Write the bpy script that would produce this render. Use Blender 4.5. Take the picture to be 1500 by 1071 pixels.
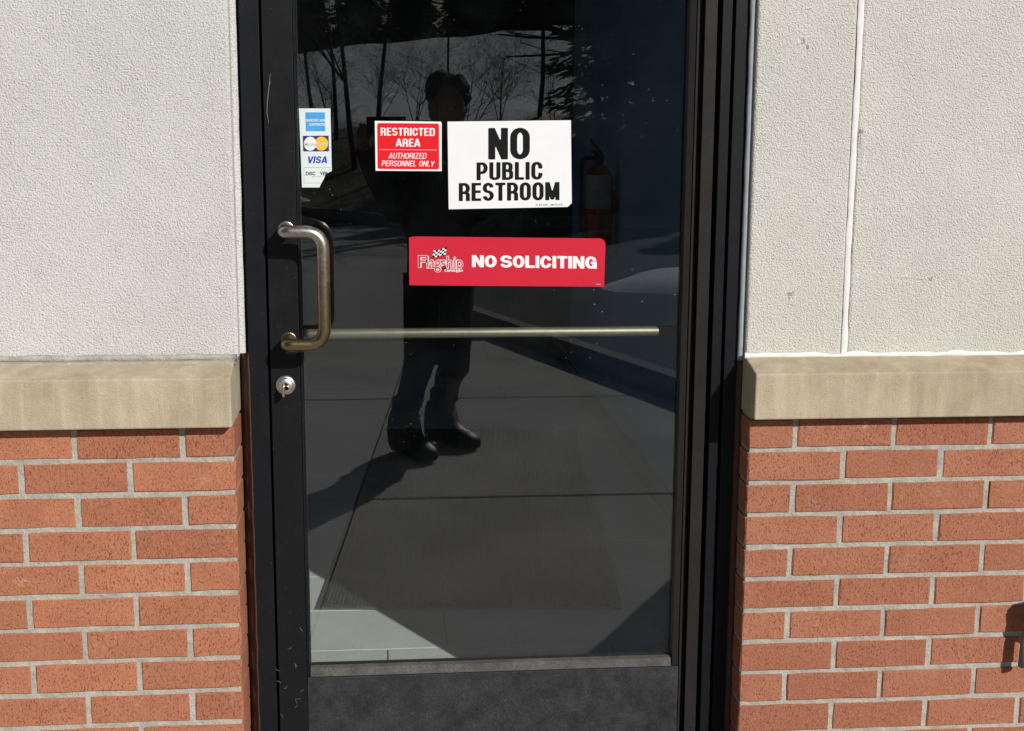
import bpy, bmesh, math, random
import numpy as np
from mathutils import Vector, Matrix, noise as mnoise
R = math.radians
random.seed(7)
rng = np.random.default_rng(7)
for o in list(bpy.data.objects): bpy.data.objects.remove(o)
scene = bpy.context.scene
COL = scene.collection

# ------------------------------------------------------------------ camera
# world: X right along the wall, Y into the building (brick face at Y=0), Z up
CAM = Vector((0.0, -2.5818, 1.41)); FPX = 1980.0
yaw, pitch, roll = R(5.2688), R(10.2207), R(0.3204)
_f = Vector((math.sin(yaw)*math.cos(pitch), math.cos(yaw)*math.cos(pitch), -math.sin(pitch)))
_r0 = Vector((math.cos(yaw), -math.sin(yaw), 0)); _u0 = _r0.cross(_f)
_r = _r0*math.cos(roll)+_u0*math.sin(roll); _u = -_r0*math.sin(roll)+_u0*math.cos(roll)
cd = bpy.data.cameras.new('camera'); cam = bpy.data.objects.new('camera', cd); COL.objects.link(cam)
cd.sensor_fit = 'HORIZONTAL'; cd.sensor_width = 36; cd.lens = FPX/1500*36
cd.clip_start = 0.004; cd.clip_end = 2000
cam.matrix_world = Matrix(((_r.x,_u.x,-_f.x,CAM.x),(_r.y,_u.y,-_f.y,CAM.y),(_r.z,_u.z,-_f.z,CAM.z),(0,0,0,1)))
scene.camera = cam
def px(x, y, Y):
    """point where the photo pixel's ray meets the vertical plane Y"""
    v = _f + _r*((x-750)/FPX) - _u*((y-535.5)/FPX)
    return CAM + v*((Y-CAM.y)/v.y)
# ------------------------------------------------------------------ light
SUN_AZ, SUN_EL = R(30), R(29.5)          # azimuth: to the right of the wall normal, sun stands outside
sdir = Vector((math.sin(SUN_AZ)*math.cos(SUN_EL), -math.cos(SUN_AZ)*math.cos(SUN_EL), math.sin(SUN_EL)))
world = bpy.data.worlds.new('World'); scene.world = world; world.use_nodes = True
wn = world.node_tree.nodes; wl = world.node_tree.links; wn.clear()
sky = wn.new('ShaderNodeTexSky'); sky.sky_type = 'NISHITA'; sky.sun_disc = False
sky.sun_elevation = SUN_EL; sky.sun_rotation = math.atan2(sdir.x, sdir.y)
bg = wn.new('ShaderNodeBackground'); bg.inputs[1].default_value = 0.05
wo = wn.new('ShaderNodeOutputWorld'); wl.new(sky.outputs[0], bg.inputs[0]); wl.new(bg.outputs[0], wo.inputs[0])
sd = bpy.data.lights.new('sun', 'SUN'); sd.energy = 5.0; sd.angle = R(0.53); sd.color = (1, .972, .93)
sun = bpy.data.objects.new('sun', sd); COL.objects.link(sun); sun.location = sdir*30
sun.rotation_euler = (-sdir).to_track_quat('-Z', 'Y').to_euler()
scene.view_settings.view_transform = 'Standard'; scene.view_settings.look = 'None'
scene.view_settings.exposure = -0.27; scene.view_settings.gamma = 1.0

# ------------------------------------------------------------------ materials
class NT:
    def __init__(s, name):
        s.m = bpy.data.materials.new(name); s.m.use_nodes = True
        s.n = s.m.node_tree.nodes; s.l = s.m.node_tree.links; s.n.clear()
        s.out = s.n.new('ShaderNodeOutputMaterial')
    def new(s, t, **k):
        nd = s.n.new(t)
        for a, b in k.items(): setattr(nd, a, b)
        return nd
    def set(s, sock, v):
        if isinstance(v, bpy.types.NodeSocket): s.l.new(v, sock)
        elif v is not None:
            if hasattr(sock.default_value, '__len__') and not hasattr(v, '__len__'): v = (v, v, v, 1)[:len(sock.default_value)]
            elif hasattr(v, '__len__') and len(v) == 3 and len(sock.default_value) == 4: v = (*v, 1)
            sock.default_value = v
    def coord(s, kind='Object', scale=(1, 1, 1), loc=(0, 0, 0)):
        tc = s.new('ShaderNodeTexCoord'); mp = s.new('ShaderNodeMapping')
        s.l.new(tc.outputs[kind], mp.inputs[0]); mp.inputs['Scale'].default_value = scale; mp.inputs['Location'].default_value = loc
        return mp.outputs[0]
    def wcoord(s, scale=(1, 1, 1)):
        g = s.new('ShaderNodeNewGeometry'); mp = s.new('ShaderNodeMapping')
        s.l.new(g.outputs['Position'], mp.inputs[0]); mp.inputs['Scale'].default_value = scale
        return mp.outputs[0]
    def noise(s, vec, scale, detail=2, rough=.5, out='Fac'):
        nd = s.new('ShaderNodeTexNoise'); s.l.new(vec, nd.inputs['Vector'])
        nd.inputs['Scale'].default_value = scale; nd.inputs['Detail'].default_value = detail; nd.inputs['Roughness'].default_value = rough
        return nd.outputs[out]
    def voro(s, vec, scale, feature='F1', out='Distance'):
        nd = s.new('ShaderNodeTexVoronoi', feature=feature); s.l.new(vec, nd.inputs['Vector']); nd.inputs['Scale'].default_value = scale
        return nd.outputs[out]
    def ramp(s, fac, *stops):
        nd = s.new('ShaderNodeValToRGB'); s.l.new(fac, nd.inputs[0]); e = nd.color_ramp.elements
        while len(e) < len(stops): e.new(.5)
        for q, (p, c) in zip(e, stops):
            q.position = p; q.color = (c, c, c, 1) if not hasattr(c, '__len__') else (*c, 1)
        return nd.outputs[0]
    def mix(s, fac, a, b, mode='MIX'):
        nd = s.new('ShaderNodeMix', data_type='RGBA', blend_type=mode)
        s.set(nd.inputs[0], fac); s.set(nd.inputs[6], a); s.set(nd.inputs[7], b)
        return nd.outputs[2]
    def math(s, op, a, b=None):
        nd = s.new('ShaderNodeMath', operation=op); s.set(nd.inputs[0], a)
        if b is not None: s.set(nd.inputs[1], b)
        return nd.outputs[0]
    def bump(s, h, dist, strength=1, normal=None):
        nd = s.new('ShaderNodeBump'); s.l.new(h, nd.inputs['Height']); nd.inputs['Distance'].default_value = dist; nd.inputs['Strength'].default_value = strength
        if normal is not None: s.l.new(normal, nd.inputs['Normal'])
        return nd.outputs[0]
    def princ(s, base, rough=.6, metal=0, spec=.5, normal=None):
        b = s.new('ShaderNodeBsdfPrincipled')
        s.set(b.inputs['Base Color'], base); s.set(b.inputs['Roughness'], rough); s.set(b.inputs['Metallic'], metal)
        b.inputs['Specular IOR Level'].default_value = spec
        if normal is not None: s.l.new(normal, b.inputs['Normal'])
        s.l.new(b.outputs[0], s.out.inputs[0]); return b
def plain(name, c, rough=.6, metal=0, spec=.5, var=.12, sc=40):
    t = NT(name); v = t.coord()
    n = t.noise(v, sc, 4, .6)
    col = t.mix(t.ramp(n, (.3, 0.), (.7, 1.)), tuple(x*(1-var) for x in c), tuple(min(1, x*(1+var)) for x in c))
    t.princ(col, rough, metal, spec); return t.m
MAT = {}
def m_brick(name, ca, cb):
    t = NT(name); v = t.coord(); oi = t.new('ShaderNodeObjectInfo')
    off = t.new('ShaderNodeVectorMath', operation='MULTIPLY_ADD')
    t.l.new(oi.outputs['Random'], off.inputs[0]); off.inputs[1].default_value = (13, 7, 31); t.l.new(v, off.inputs[2]); v = off.outputs[0]
    sv = t.new('ShaderNodeMapping'); t.l.new(v, sv.inputs[0]); sv.inputs['Scale'].default_value = (1, 1, .32); vs = sv.outputs[0]
    col = t.mix(oi.outputs['Random'], ca, cb)
    cl = t.noise(v, 14, 3, .6); col = t.mix(t.ramp(cl, (.35, 0.), (.75, .45)), col, (.30, .098, .052))
    gr = t.noise(v, 480, 3, .75); col = t.mix(t.ramp(gr, (.52, 0.), (.72, .55)), col, (.60, .28, .17)); col = t.mix(t.ramp(gr, (.3, .5), (.45, 0.)), col, (.22, .07, .04))
    pit = t.noise(vs, 640, 2.5, .6); pm = t.ramp(pit, (.32, 1.), (.40, 0.)); col = t.mix(t.math('MULTIPLY', pm, .55), col, (.14, .055, .034))
    sp = t.voro(v, 210); spm = t.ramp(sp, (.09, .8), (.14, 0.)); col = t.mix(spm, col, (.62, .42, .3))
    ef = t.noise(v, 9, 6, .7); ef2 = t.noise(v, 120, 3, .7)
    em = t.math('MULTIPLY', t.ramp(ef, (.61, 0.), (.74, .7)), t.ramp(ef2, (.45, 0.), (.6, 1.))); col = t.mix(em, col, (.62, .45, .36))
    h = t.math('SUBTRACT', t.math('MULTIPLY', gr, .5), t.math('MULTIPLY', pm, 1.2))
    h = t.math('ADD', h, t.math('MULTIPLY', t.noise(vs, 150, 3, .6), .8))
    t.princ(col, .9, 0, .2, t.bump(h, .0022, 1.)); return t.m
MAT['brick_l'] = m_brick('brick_left', (.50, .200, .110), (.39, .148, .085))
MAT['brick_r'] = m_brick('brick_right', (.44, .182, .108), (.365, .142, .086))
def m_mortar():
    t = NT('mortar'); v = t.coord()
    a = t.noise(v, 30, 4, .65); b = t.noise(v, 500, 3, .7)
    col = t.mix(t.ramp(a, (.3, 0.), (.7, 1.)), (.36, .335, .285), (.56, .525, .455)); col = t.mix(t.ramp(b, (.32, .7), (.52, 0.)), col, (.20, .19, .17))
    t.princ(col, .95, 0, .1, t.bump(t.math('ADD', t.math('MULTIPLY', b, .5), t.noise(v, 120, 3)), .003)); return t.m
MAT['mortar'] = m_mortar()
def m_stucco(name, ca, cb):
    t = NT(name); v = t.coord()
    big = t.noise(v, 2.5, 4, .6); g = t.noise(v, 330, 3, .6); vo = t.voro(v, 260, 'SMOOTH_F1')
    col = t.mix(t.ramp(big, (.35, 0.), (.68, 1.)), ca, cb)
    lo = t.ramp(g, (.34, .75), (.5, 0.)); col = t.mix(lo, col, tuple(x*.62 for x in ca))
    mid = t.noise(v, 26, 4, .6); col = t.mix(t.ramp(mid, (.6, 0.), (.75, .22)), col, tuple(x*.8 for x in ca))
    drip = t.noise(t.coord(scale=(1, 1, .1)), 14, 5, .65); col = t.mix(t.ramp(drip, (.60, 0.), (.80, .12)), col, tuple(x*.82 for x in ca))
    trow = t.ramp(t.noise(t.coord(scale=(1, 1, .6)), 7, 4, .7), (.40, .8), (.62, 1.))
    h = t.math('MULTIPLY', t.math('ADD', g, t.math('MULTIPLY', vo, -.35)), trow); h = t.math('ADD', h, t.math('MULTIPLY', t.noise(v, 30, 3), .35))
    t.princ(col, .95, 0, .1, t.bump(h, .0050, 1.)); return t.m
MAT['stucco_l'] = m_stucco('stucco_left', (.675, .665, .635), (.725, .715, .685))
MAT['stucco_r'] = m_stucco('stucco_right', (.68, .66, .60), (.735, .715, .655))
def m_stone():
    t = NT('cast_stone'); v = t.coord(); st = t.coord(scale=(1, 1, .12))
    a = t.noise(v, 12, 5, .65); s = t.noise(st, 28, 4, .6); g = t.noise(v, 450, 2, .7)
    col = t.mix(t.ramp(a, (.3, 0.), (.7, 1.)), (.39, .32, .22), (.51, .435, .315))
    col = t.mix(t.ramp(s, (.5, 0.), (.68, .55)), col, (.62, .53, .39)); col = t.mix(t.ramp(s, (.28, .5), (.42, 0.)), col, (.30, .235, .145))
    col = t.mix(t.ramp(g, (.3, .45), (.45, 0.)), col, (.27, .21, .14)); col = t.mix(t.ramp(g, (.6, 0.), (.75, .4)), col, (.72, .64, .5))
    t.princ(col, .92, 0, .15, t.bump(t.math('ADD', g, t.math('MULTIPLY', a, 1.5)), .0016)); return t.m
MAT['stone'] = m_stone()
def m_alu(name, c, dust, dcol, rough=.42):
    t = NT(name); v = t.coord(); vs = t.coord(scale=(1, 1, .15))
    d = t.noise(v, 15, 9, .78); f = t.noise(v, 380, 3, .75); s = t.noise(vs, 160, 3, .7)
    dm = t.math('MULTIPLY', t.ramp(d, (.35, .15), (.75, 1.)), t.ramp(f, (.35, .25), (.7, 1.)))
    dm = t.math('MULTIPLY', dm, dust)
    col = t.mix(dm, c, dcol)
    sp = t.voro(v, 60); col = t.mix(t.ramp(sp, (.025, .6), (.045, 0.)), col, (.25, .25, .25))
    col = t.mix(t.ramp(s, (.70, 0.), (.76, .25)), col, (.16, .16, .165))
    t.princ(col, t.math('ADD', rough, t.math('MULTIPLY', dm, .5)), 0, .22, t.bump(f, .0002, .4)); return t.m
MAT['alu'] = m_alu('black_anodised_aluminium', (.004, .0043, .0055), .3, (.035, .035, .038))
MAT['alu_frame'] = m_alu('black_anodised_frame', (.0045, .0052, .007), .25, (.035, .035, .038))
MAT['alu_rail'] = m_alu('dusty_black_rail', (.008, .008, .0095), 1., (.085, .085, .092), .55)
MAT['alu_hinge'] = m_alu('paler_hinge_side', (.017, .016, .016), .4, (.055, .051, .049), .33)  # paler and browner than the left stile and frame
MAT['sill'] = m_alu('dust_laden_bead', (.03, .03, .03), 1., (.22, .21, .19), .6)
MAT['rubber'] = plain('black_gasket_rubber', (.006, .006, .006), .8)
def m_glass():
    t = NT('window_glass'); v = t.coord()
    ge = t.new('ShaderNodeNewGeometry'); dt = t.new('ShaderNodeVectorMath', operation='DOT_PRODUCT'); t.l.new(ge.outputs['Incoming'], dt.inputs[0]); t.l.new(ge.outputs['Normal'], dt.inputs[1])
    f0 = .060; fac5 = t.math('POWER', t.math('SUBTRACT', 1., t.math('ABSOLUTE', dt.outputs['Value'])), 5.)
    fres = t.math('ADD', t.math('MULTIPLY', fac5, 1-f0), f0)       # Schlick, alike on both faces of the pane
    tr = t.new('ShaderNodeBsdfTransparent'); tr.inputs[0].default_value = (.93, .955, .955, 1)
    gl = t.new('ShaderNodeBsdfGlossy'); gl.inputs['Roughness'].default_value = 0.0; gl.inputs[0].default_value = (1, 1, 1, 1)
    m1 = t.new('ShaderNodeMixShader'); t.l.new(fres, m1.inputs[0]); t.l.new(tr.outputs[0], m1.inputs[1]); t.l.new(gl.outputs[0], m1.inputs[2])
    df = t.new('ShaderNodeBsdfDiffuse'); df.inputs[0].default_value = (.6, .62, .64, 1)
    a = t.noise(v, 5, 5, .65); b = t.noise(v, 60, 4, .7); sp = t.voro(v, 42); sz = t.noise(v, 3.3, 2)
    film = t.math('MULTIPLY', t.ramp(a, (.45, .0), (.78, .008)), t.ramp(b, (.3, .3), (.7, 1.)))
    film = t.math('ADD', film, .0005)
    dots = t.math('MULTIPLY', t.ramp(sp, (.02, 1.), (.062, 0.)), t.ramp(sz, (.50, 0.), (.68, .45)))
    fac = t.math('ADD', film, dots)
    m2 = t.new('ShaderNodeMixShader'); t.l.new(fac, m2.inputs[0]); t.l.new(m1.outputs[0], m2.inputs[1]); t.l.new(df.outputs[0], m2.inputs[2])
    t.l.new(m2.outputs[0], t.out.inputs[0]); return t.m
MAT['glass'] = m_glass()
def m_handle():
    t = NT('worn_bronze'); v = t.coord(); w = t.wcoord()
    sx = t.new('ShaderNodeSeparateXYZ'); t.l.new(w, sx.inputs[0])
    n = t.noise(v, 25, 4, .65); zz = t.math('ADD', sx.outputs['Z'], t.math('MULTIPLY', n, .16))
    worn = t.ramp(t.math('MULTIPLY', t.math('SUBTRACT', zz, 1.10), 5), (.2, 0.), (.85, 1.))
    col = t.mix(worn, (.30, .225, .125), (.50, .47, .42)); col = t.mix(t.ramp(t.noise(v, 120, 4, .7), (.35, .5), (.6, 0.)), col, (.17, .12, .065))
    t.princ(col, t.math('ADD', .26, t.math('MULTIPLY', n, .2)), 1, .5); return t.m
MAT['bronze'] = m_handle()
MAT['bar'] = plain('brushed_bronze_bar', (.31, .27, .195), .5, .75, .5, .1)
MAT['steel'] = plain('satin_steel', (.62, .61, .59), .38, 1)
MAT['key'] = plain('nickel_key', (.62, .55, .42), .35, 1)
MAT['white'] = plain('white_vinyl', (.80, .80, .80), .45, 0, .4, .03, 12)
MAT['card'] = plain('pale_vinyl', (.68, .74, .73), .45, 0, .4, .03, 12)
MAT['red'] = plain('red_print', (.72, .008, .015), .45, 0, .3, .04, 10)
MAT['crimson'] = plain('crimson_vinyl', (.57, .013, .036), .4, 0, .4, .04, 10)
MAT['black'] = plain('black_print', (.008, .008, .009), .6, 0, .12)
MAT['blue'] = plain('sky_blue_print', (.055, .33, .70), .5)
MAT['navy'] = plain('navy_print', (.012, .02, .13), .5)
MAT['visa'] = plain('royal_blue_print', (.015, .045, .45), .5)
MAT['yellow'] = plain('amber_print', (.85, .50, .02), .5)
MAT['grey'] = plain('grey_print', (.25, .27, .27), .5)
MAT['pink'] = plain('pale_pink_print', (.80, .55, .58), .5)
MAT['whitecaulk'] = plain('white_sealant', (.74, .73, .70), .6, 0, .4, .06, 60)
MAT['greycaulk'] = plain('grey_sealant', (.36, .38, .41), .6, 0, .4, .1, 60)
def m_caulk():
    t = NT('brown_sealant'); v = t.coord(); n = t.noise(v, 90, 4, .7); sp = t.voro(v, 150)
    col = t.mix(n, (.045, .018, .014), (.080, .034, .027)); col = t.mix(t.ramp(sp, (.05, .7), (.1, 0.)), col, (.4, .3, .26))
    t.princ(col, .6, 0, .4, t.bump(n, .002)); return t.m
MAT['browncaulk'] = m_caulk()
def m_ground(name, ca, cb, sc=3., fine=300, bd=.002, rough=.9):
    t = NT(name); v = t.wcoord(); a = t.noise(v, sc, 6, .65); b = t.noise(v, fine, 3, .7)
    col = t.mix(t.ramp(a, (.3, 0.), (.7, 1.)), ca, cb); col = t.mix(t.ramp(b, (.3, .4), (.5, 0.)), col, tuple(x*.55 for x in ca))
    t.princ(col, rough, 0, .2, t.bump(b, bd)); return t.m
MAT['concrete'] = m_ground('concrete', (.40, .39, .36), (.58, .565, .525), 1.6)
MAT['lane'] = m_ground('lane_concrete', (.30, .30, .285), (.46, .46, .44), .6, 120)
MAT['asphalt'] = m_ground('asphalt', (.045, .045, .048), (.075, .075, .077), 1., 200)
MAT['kerb'] = m_ground('kerb_concrete', (.20, .195, .18), (.30, .29, .27), 2.)
MAT['tile'] = m_ground('floor_tile', (.56, .55, .49), (.66, .645, .58), 5., 200, .0004, .5)
MAT['grout'] = m_ground('grout', (.42, .415, .37), (.50, .49, .44), 9.)
def m_hill():
    t = NT('snowy_ground'); g = t.wcoord(); sx = t.new('ShaderNodeSeparateXYZ'); t.l.new(g, sx.inputs[0])
    a = t.noise(g, .55, 6, .65); b = t.noise(t.wcoord((1, .35, 1)), 2.2, 5, .7)
    up = t.ramp(t.math('MULTIPLY', t.math('ADD', sx.outputs['Y'], 52), 1/32.), (.0, 1.), (.70, .95), (.83, .42), (1., .15))
    cov = t.math('SUBTRACT', t.math('ADD', up, t.math('MULTIPLY', t.math('ADD', a, b), .75)), 1.17)
    fac = t.ramp(cov, (.0, 0.), (.22, 1.))
    soil = t.mix(t.noise(g, 4, 5, .7), (.035, .028, .018), (.10, .085, .055))
    col = t.mix(fac, soil, (.90, .91, .93))
    t.princ(col, .8, 0, .2, t.bump(b, .08)); return t.m
MAT['hill'] = m_hill()
MAT['snow'] = plain('snow', (.82, .84, .87), .7, 0, .3, .05, 4)
MAT['bark'] = plain('bark', (.05, .042, .035), .9, 0, .1, .3, 30)
MAT['needle'] = plain('conifer_needles', (.022, .036, .02), .9, 0, .1, .4, 2)
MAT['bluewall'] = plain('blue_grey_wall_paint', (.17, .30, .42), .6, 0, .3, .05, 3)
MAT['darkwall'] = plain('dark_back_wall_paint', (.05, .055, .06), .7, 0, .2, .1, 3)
MAT['ceil'] = plain('ceiling_board', (.35, .35, .34), .9)
MAT['base'] = plain('black_cove_base', (.012, .012, .013), .5)
def m_mat():
    t = NT('ribbed_mat'); v = t.coord()
    w = t.new('ShaderNodeTexWave', wave_type='BANDS', bands_direction='X'); t.l.new(v, w.inputs[0]); w.inputs['Scale'].default_value = 28; w.inputs['Distortion'].default_value = .6
    w.inputs['Detail Scale'].default_value = 30
    n = t.noise(v, 160, 4, .75); big = t.noise(v, 3, 4)
    col = t.mix(n, (.018, .018, .017), (.065, .064, .059)); col = t.mix(t.ramp(big, (.4, 0.), (.7, .35)), col, (.07, .068, .063))
    h = t.math('ADD', t.math('MULTIPLY', w.outputs['Fac'], .6), n)
    t.princ(col, .95, 0, .1, t.bump(h, .005)); return t.m
MAT['mat'] = m_mat()
MAT['mat_edge'] = plain('mat_rubber_edge', (.05, .05, .048), .7)
MAT['skin'] = plain('skin', (.16, .085, .055), .5, 0, .4, .1, 20)
MAT['hair'] = plain('black_hair', (.008, .007, .006), .8, 0, .2, .3, 90)
MAT['coat'] = plain('black_coat_cloth', (.008, .008, .010), .85, 0, .15, .3, 60)
MAT['trouser'] = plain('charcoal_trousers', (.010, .011, .014), .85, 0, .15, .3, 60)
MAT['boot'] = plain('black_boot_leather', (.008, .008, .010), .5, 0, .4, .2, 60)
MAT['sock'] = plain('yellow_sock_stripe', (.16, .12, .03), .8)
MAT['ext_red'] = plain('extinguisher_red', (.34, .012, .012), .3, 0, .5, .05)
MAT['phone'] = plain('phone_black_glass', (.01, .01, .012), .2)
MAT['brass'] = plain('tarnished_brass', (.36, .30, .20), .45, 1)
MAT['bluegrey'] = plain('blue_grey_metal', (.16, .19, .23), .5, .3)
MAT['bin'] = plain('dark_green_bin', (.02, .05, .035), .5)

# ------------------------------------------------------------------ geometry helpers
def mk(name, verts, faces, mat, parent=None, smooth=False, loc=None, recenter=True):
    V = [Vector(v) for v in verts]
    if loc is None: loc = Vector((0, 0, 0))
    me = bpy.data.meshes.new(name); me.from_pydata([tuple(v-loc) for v in V], [], faces); me.update()
    if smooth:
        for p in me.polygons: p.use_smooth = True
    me.materials.append(MAT[mat] if isinstance(mat, str) else mat)
    o = bpy.data.objects.new(name, me); COL.objects.link(o); o.location = loc
    if parent is not None: adopt(o, parent)
    return o
def world_loc(o):
    p = Vector(o.location)
    while o.parent: o = o.parent; p = p + Vector(o.location)
    return p
def adopt(o, parent):       # parents are only translated, never turned, before their children are added
    o.location = Vector(o.location) - world_loc(parent); o.parent = parent
def thing(name, label, cat, loc=(0, 0, 0), group=None):
    o = bpy.data.objects.new(name, None); COL.objects.link(o); o.location = loc; o.empty_display_size = .1
    o['label'] = label; o['category'] = cat
    if group: o['group'] = group
    return o
def tag(o, label, cat, group=None):
    o['label'] = label; o['category'] = cat
    if group: o['group'] = group
    return o
def structure(o): o['kind'] = 'structure'; return o
BF = [(0, 3, 2, 1), (4, 5, 6, 7), (0, 1, 5, 4), (1, 2, 6, 5), (2, 3, 7, 6), (3, 0, 4, 7)]
def bxv(x0, x1, y0, y1, z0, z1):
    return [(x0, y0, z0), (x1, y0, z0), (x1, y1, z0), (x0, y1, z0), (x0, y0, z1), (x1, y0, z1), (x1, y1, z1), (x0, y1, z1)]
def join(*parts):
    V, F = [], []
    for v, f in parts:
        n = len(V); V += list(v); F += [tuple(i+n for i in q) for q in f]
    return V, F
def bevel(V, F, w, seg=2):
    bm = bmesh.new(); vs = [bm.verts.new(v) for v in V]
    for f in F: bm.faces.new([vs[i] for i in f])
    bmesh.ops.recalc_face_normals(bm, faces=bm.faces)
    if w > 0:
        ed = [e for e in bm.edges if len(e.link_faces) == 2 and e.calc_face_angle() > R(25)]
        bmesh.ops.bevel(bm, geom=ed, offset=w, segments=seg, profile=.5, affect='EDGES', clamp_overlap=True)
    bm.verts.index_update(); V2 = [v.co.copy() for v in bm.verts]; F2 = [tuple(v.index for v in f.verts) for f in bm.faces]; bm.free()
    return V2, F2
def box(name, x0, x1, y0, y1, z0, z1, mat, parent=None, w=.002, seg=2):
    V, F = bevel(bxv(x0, x1, y0, y1, z0, z1), BF, w, seg)
    return mk(name, V, F, mat, parent, loc=Vector(((x0+x1)/2, (y0+y1)/2, z0)))
def prism(profile, axis, a, b):
    """profile: 2-D points; axis 'z' -> (x,y) swept in z; 'x' -> (y,z) swept in x"""
    n = len(profile); V = []
    for t in (a, b):
        for p, q in profile: V.append((p, q, t) if axis == 'z' else (t, p, q))
    F = [tuple(range(n)), tuple(range(2*n-1, n-1, -1))] + [(i, (i+1) % n, (i+1) % n+n, i+n) for i in range(n)]
    return V, F
def fillet(pts, rad, n=8):
    out = [Vector(pts[0])]
    for i in range(1, len(pts)-1):
        p, a, b = Vector(pts[i]), Vector(pts[i-1]), Vector(pts[i+1]); r = rad[i] if hasattr(rad, '__len__') else rad
        da, db = (a-p), (b-p); r1 = min(r, da.length*.49, db.length*.49); s, e = p+da.normalized()*r1, p+db.normalized()*r1
        for k in range(n+1):
            t = k/n; out.append((s*(1-t)**2)+(p*2*t*(1-t))+(e*t*t))
    out.append(Vector(pts[-1])); return out
def tube(pts, rad, seg=12, caps=True):
    pts = [Vector(p) for p in pts]; V, F = [], []; n = len(pts)
    T = [(pts[min(i+1, n-1)]-pts[max(i-1, 0)]).normalized() for i in range(n)]
    ref = Vector((0, 0, 1)) if abs(T[0].z) < .9 else Vector((1, 0, 0)); N = T[0].cross(ref).normalized()
    for i in range(n):
        N = (N-T[i]*N.dot(T[i])).normalized(); B = T[i].cross(N); r = rad[i] if hasattr(rad, '__len__') else rad
        for k in range(seg):
            a = 2*math.pi*k/seg; V.append(pts[i]+(N*math.cos(a)+B*math.sin(a))*r)
    for i in range(n-1):
        for k in range(seg): F.append((i*seg+k, i*seg+(k+1) % seg, (i+1)*seg+(k+1) % seg, (i+1)*seg+k))
    if caps: F += [tuple(range(seg-1, -1, -1)), tuple(range((n-1)*seg, n*seg))]
    return V, F
def lathe(prof, c, axis='z', seg=24):
    V, F = [], []
    for r, h in prof:
        for k in range(seg):
            a = 2*math.pi*k/seg; p = (r*math.cos(a), r*math.sin(a))
            V.append(Vector(c)+(Vector((p[0], p[1], h)) if axis == 'z' else Vector((p[0], h, p[1]))))
    n = len(prof)
    for i in range(n-1):
        for k in range(seg): F.append((i*seg+k, i*seg+(k+1) % seg, (i+1)*seg+(k+1) % seg, (i+1)*seg+k))
    F += [tuple(range(seg)), tuple(range((n-1)*seg, n*seg))]
    return V, F
def flat_sheet(name, pxpts, Y, th, mat, parent=None):
    """thin real sheet lying on a plane Y=const, outline given as photo pixels on that plane; front at Y, back at Y+th"""
    P = [px(x, y, Y) for x, y in pxpts]; n = len(P); V = [Vector((p.x, Y, p.z)) for p in P]+[Vector((p.x, Y+th, p.z)) for p in P]
    F = [tuple(range(n)), tuple(range(2*n-1, n-1, -1))]+[(i, i+n, (i+1) % n+n, (i+1) % n) for i in range(n)]
    c = sum(V, Vector())/len(V)
    return mk(name, V, F, mat, parent, loc=c)

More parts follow.
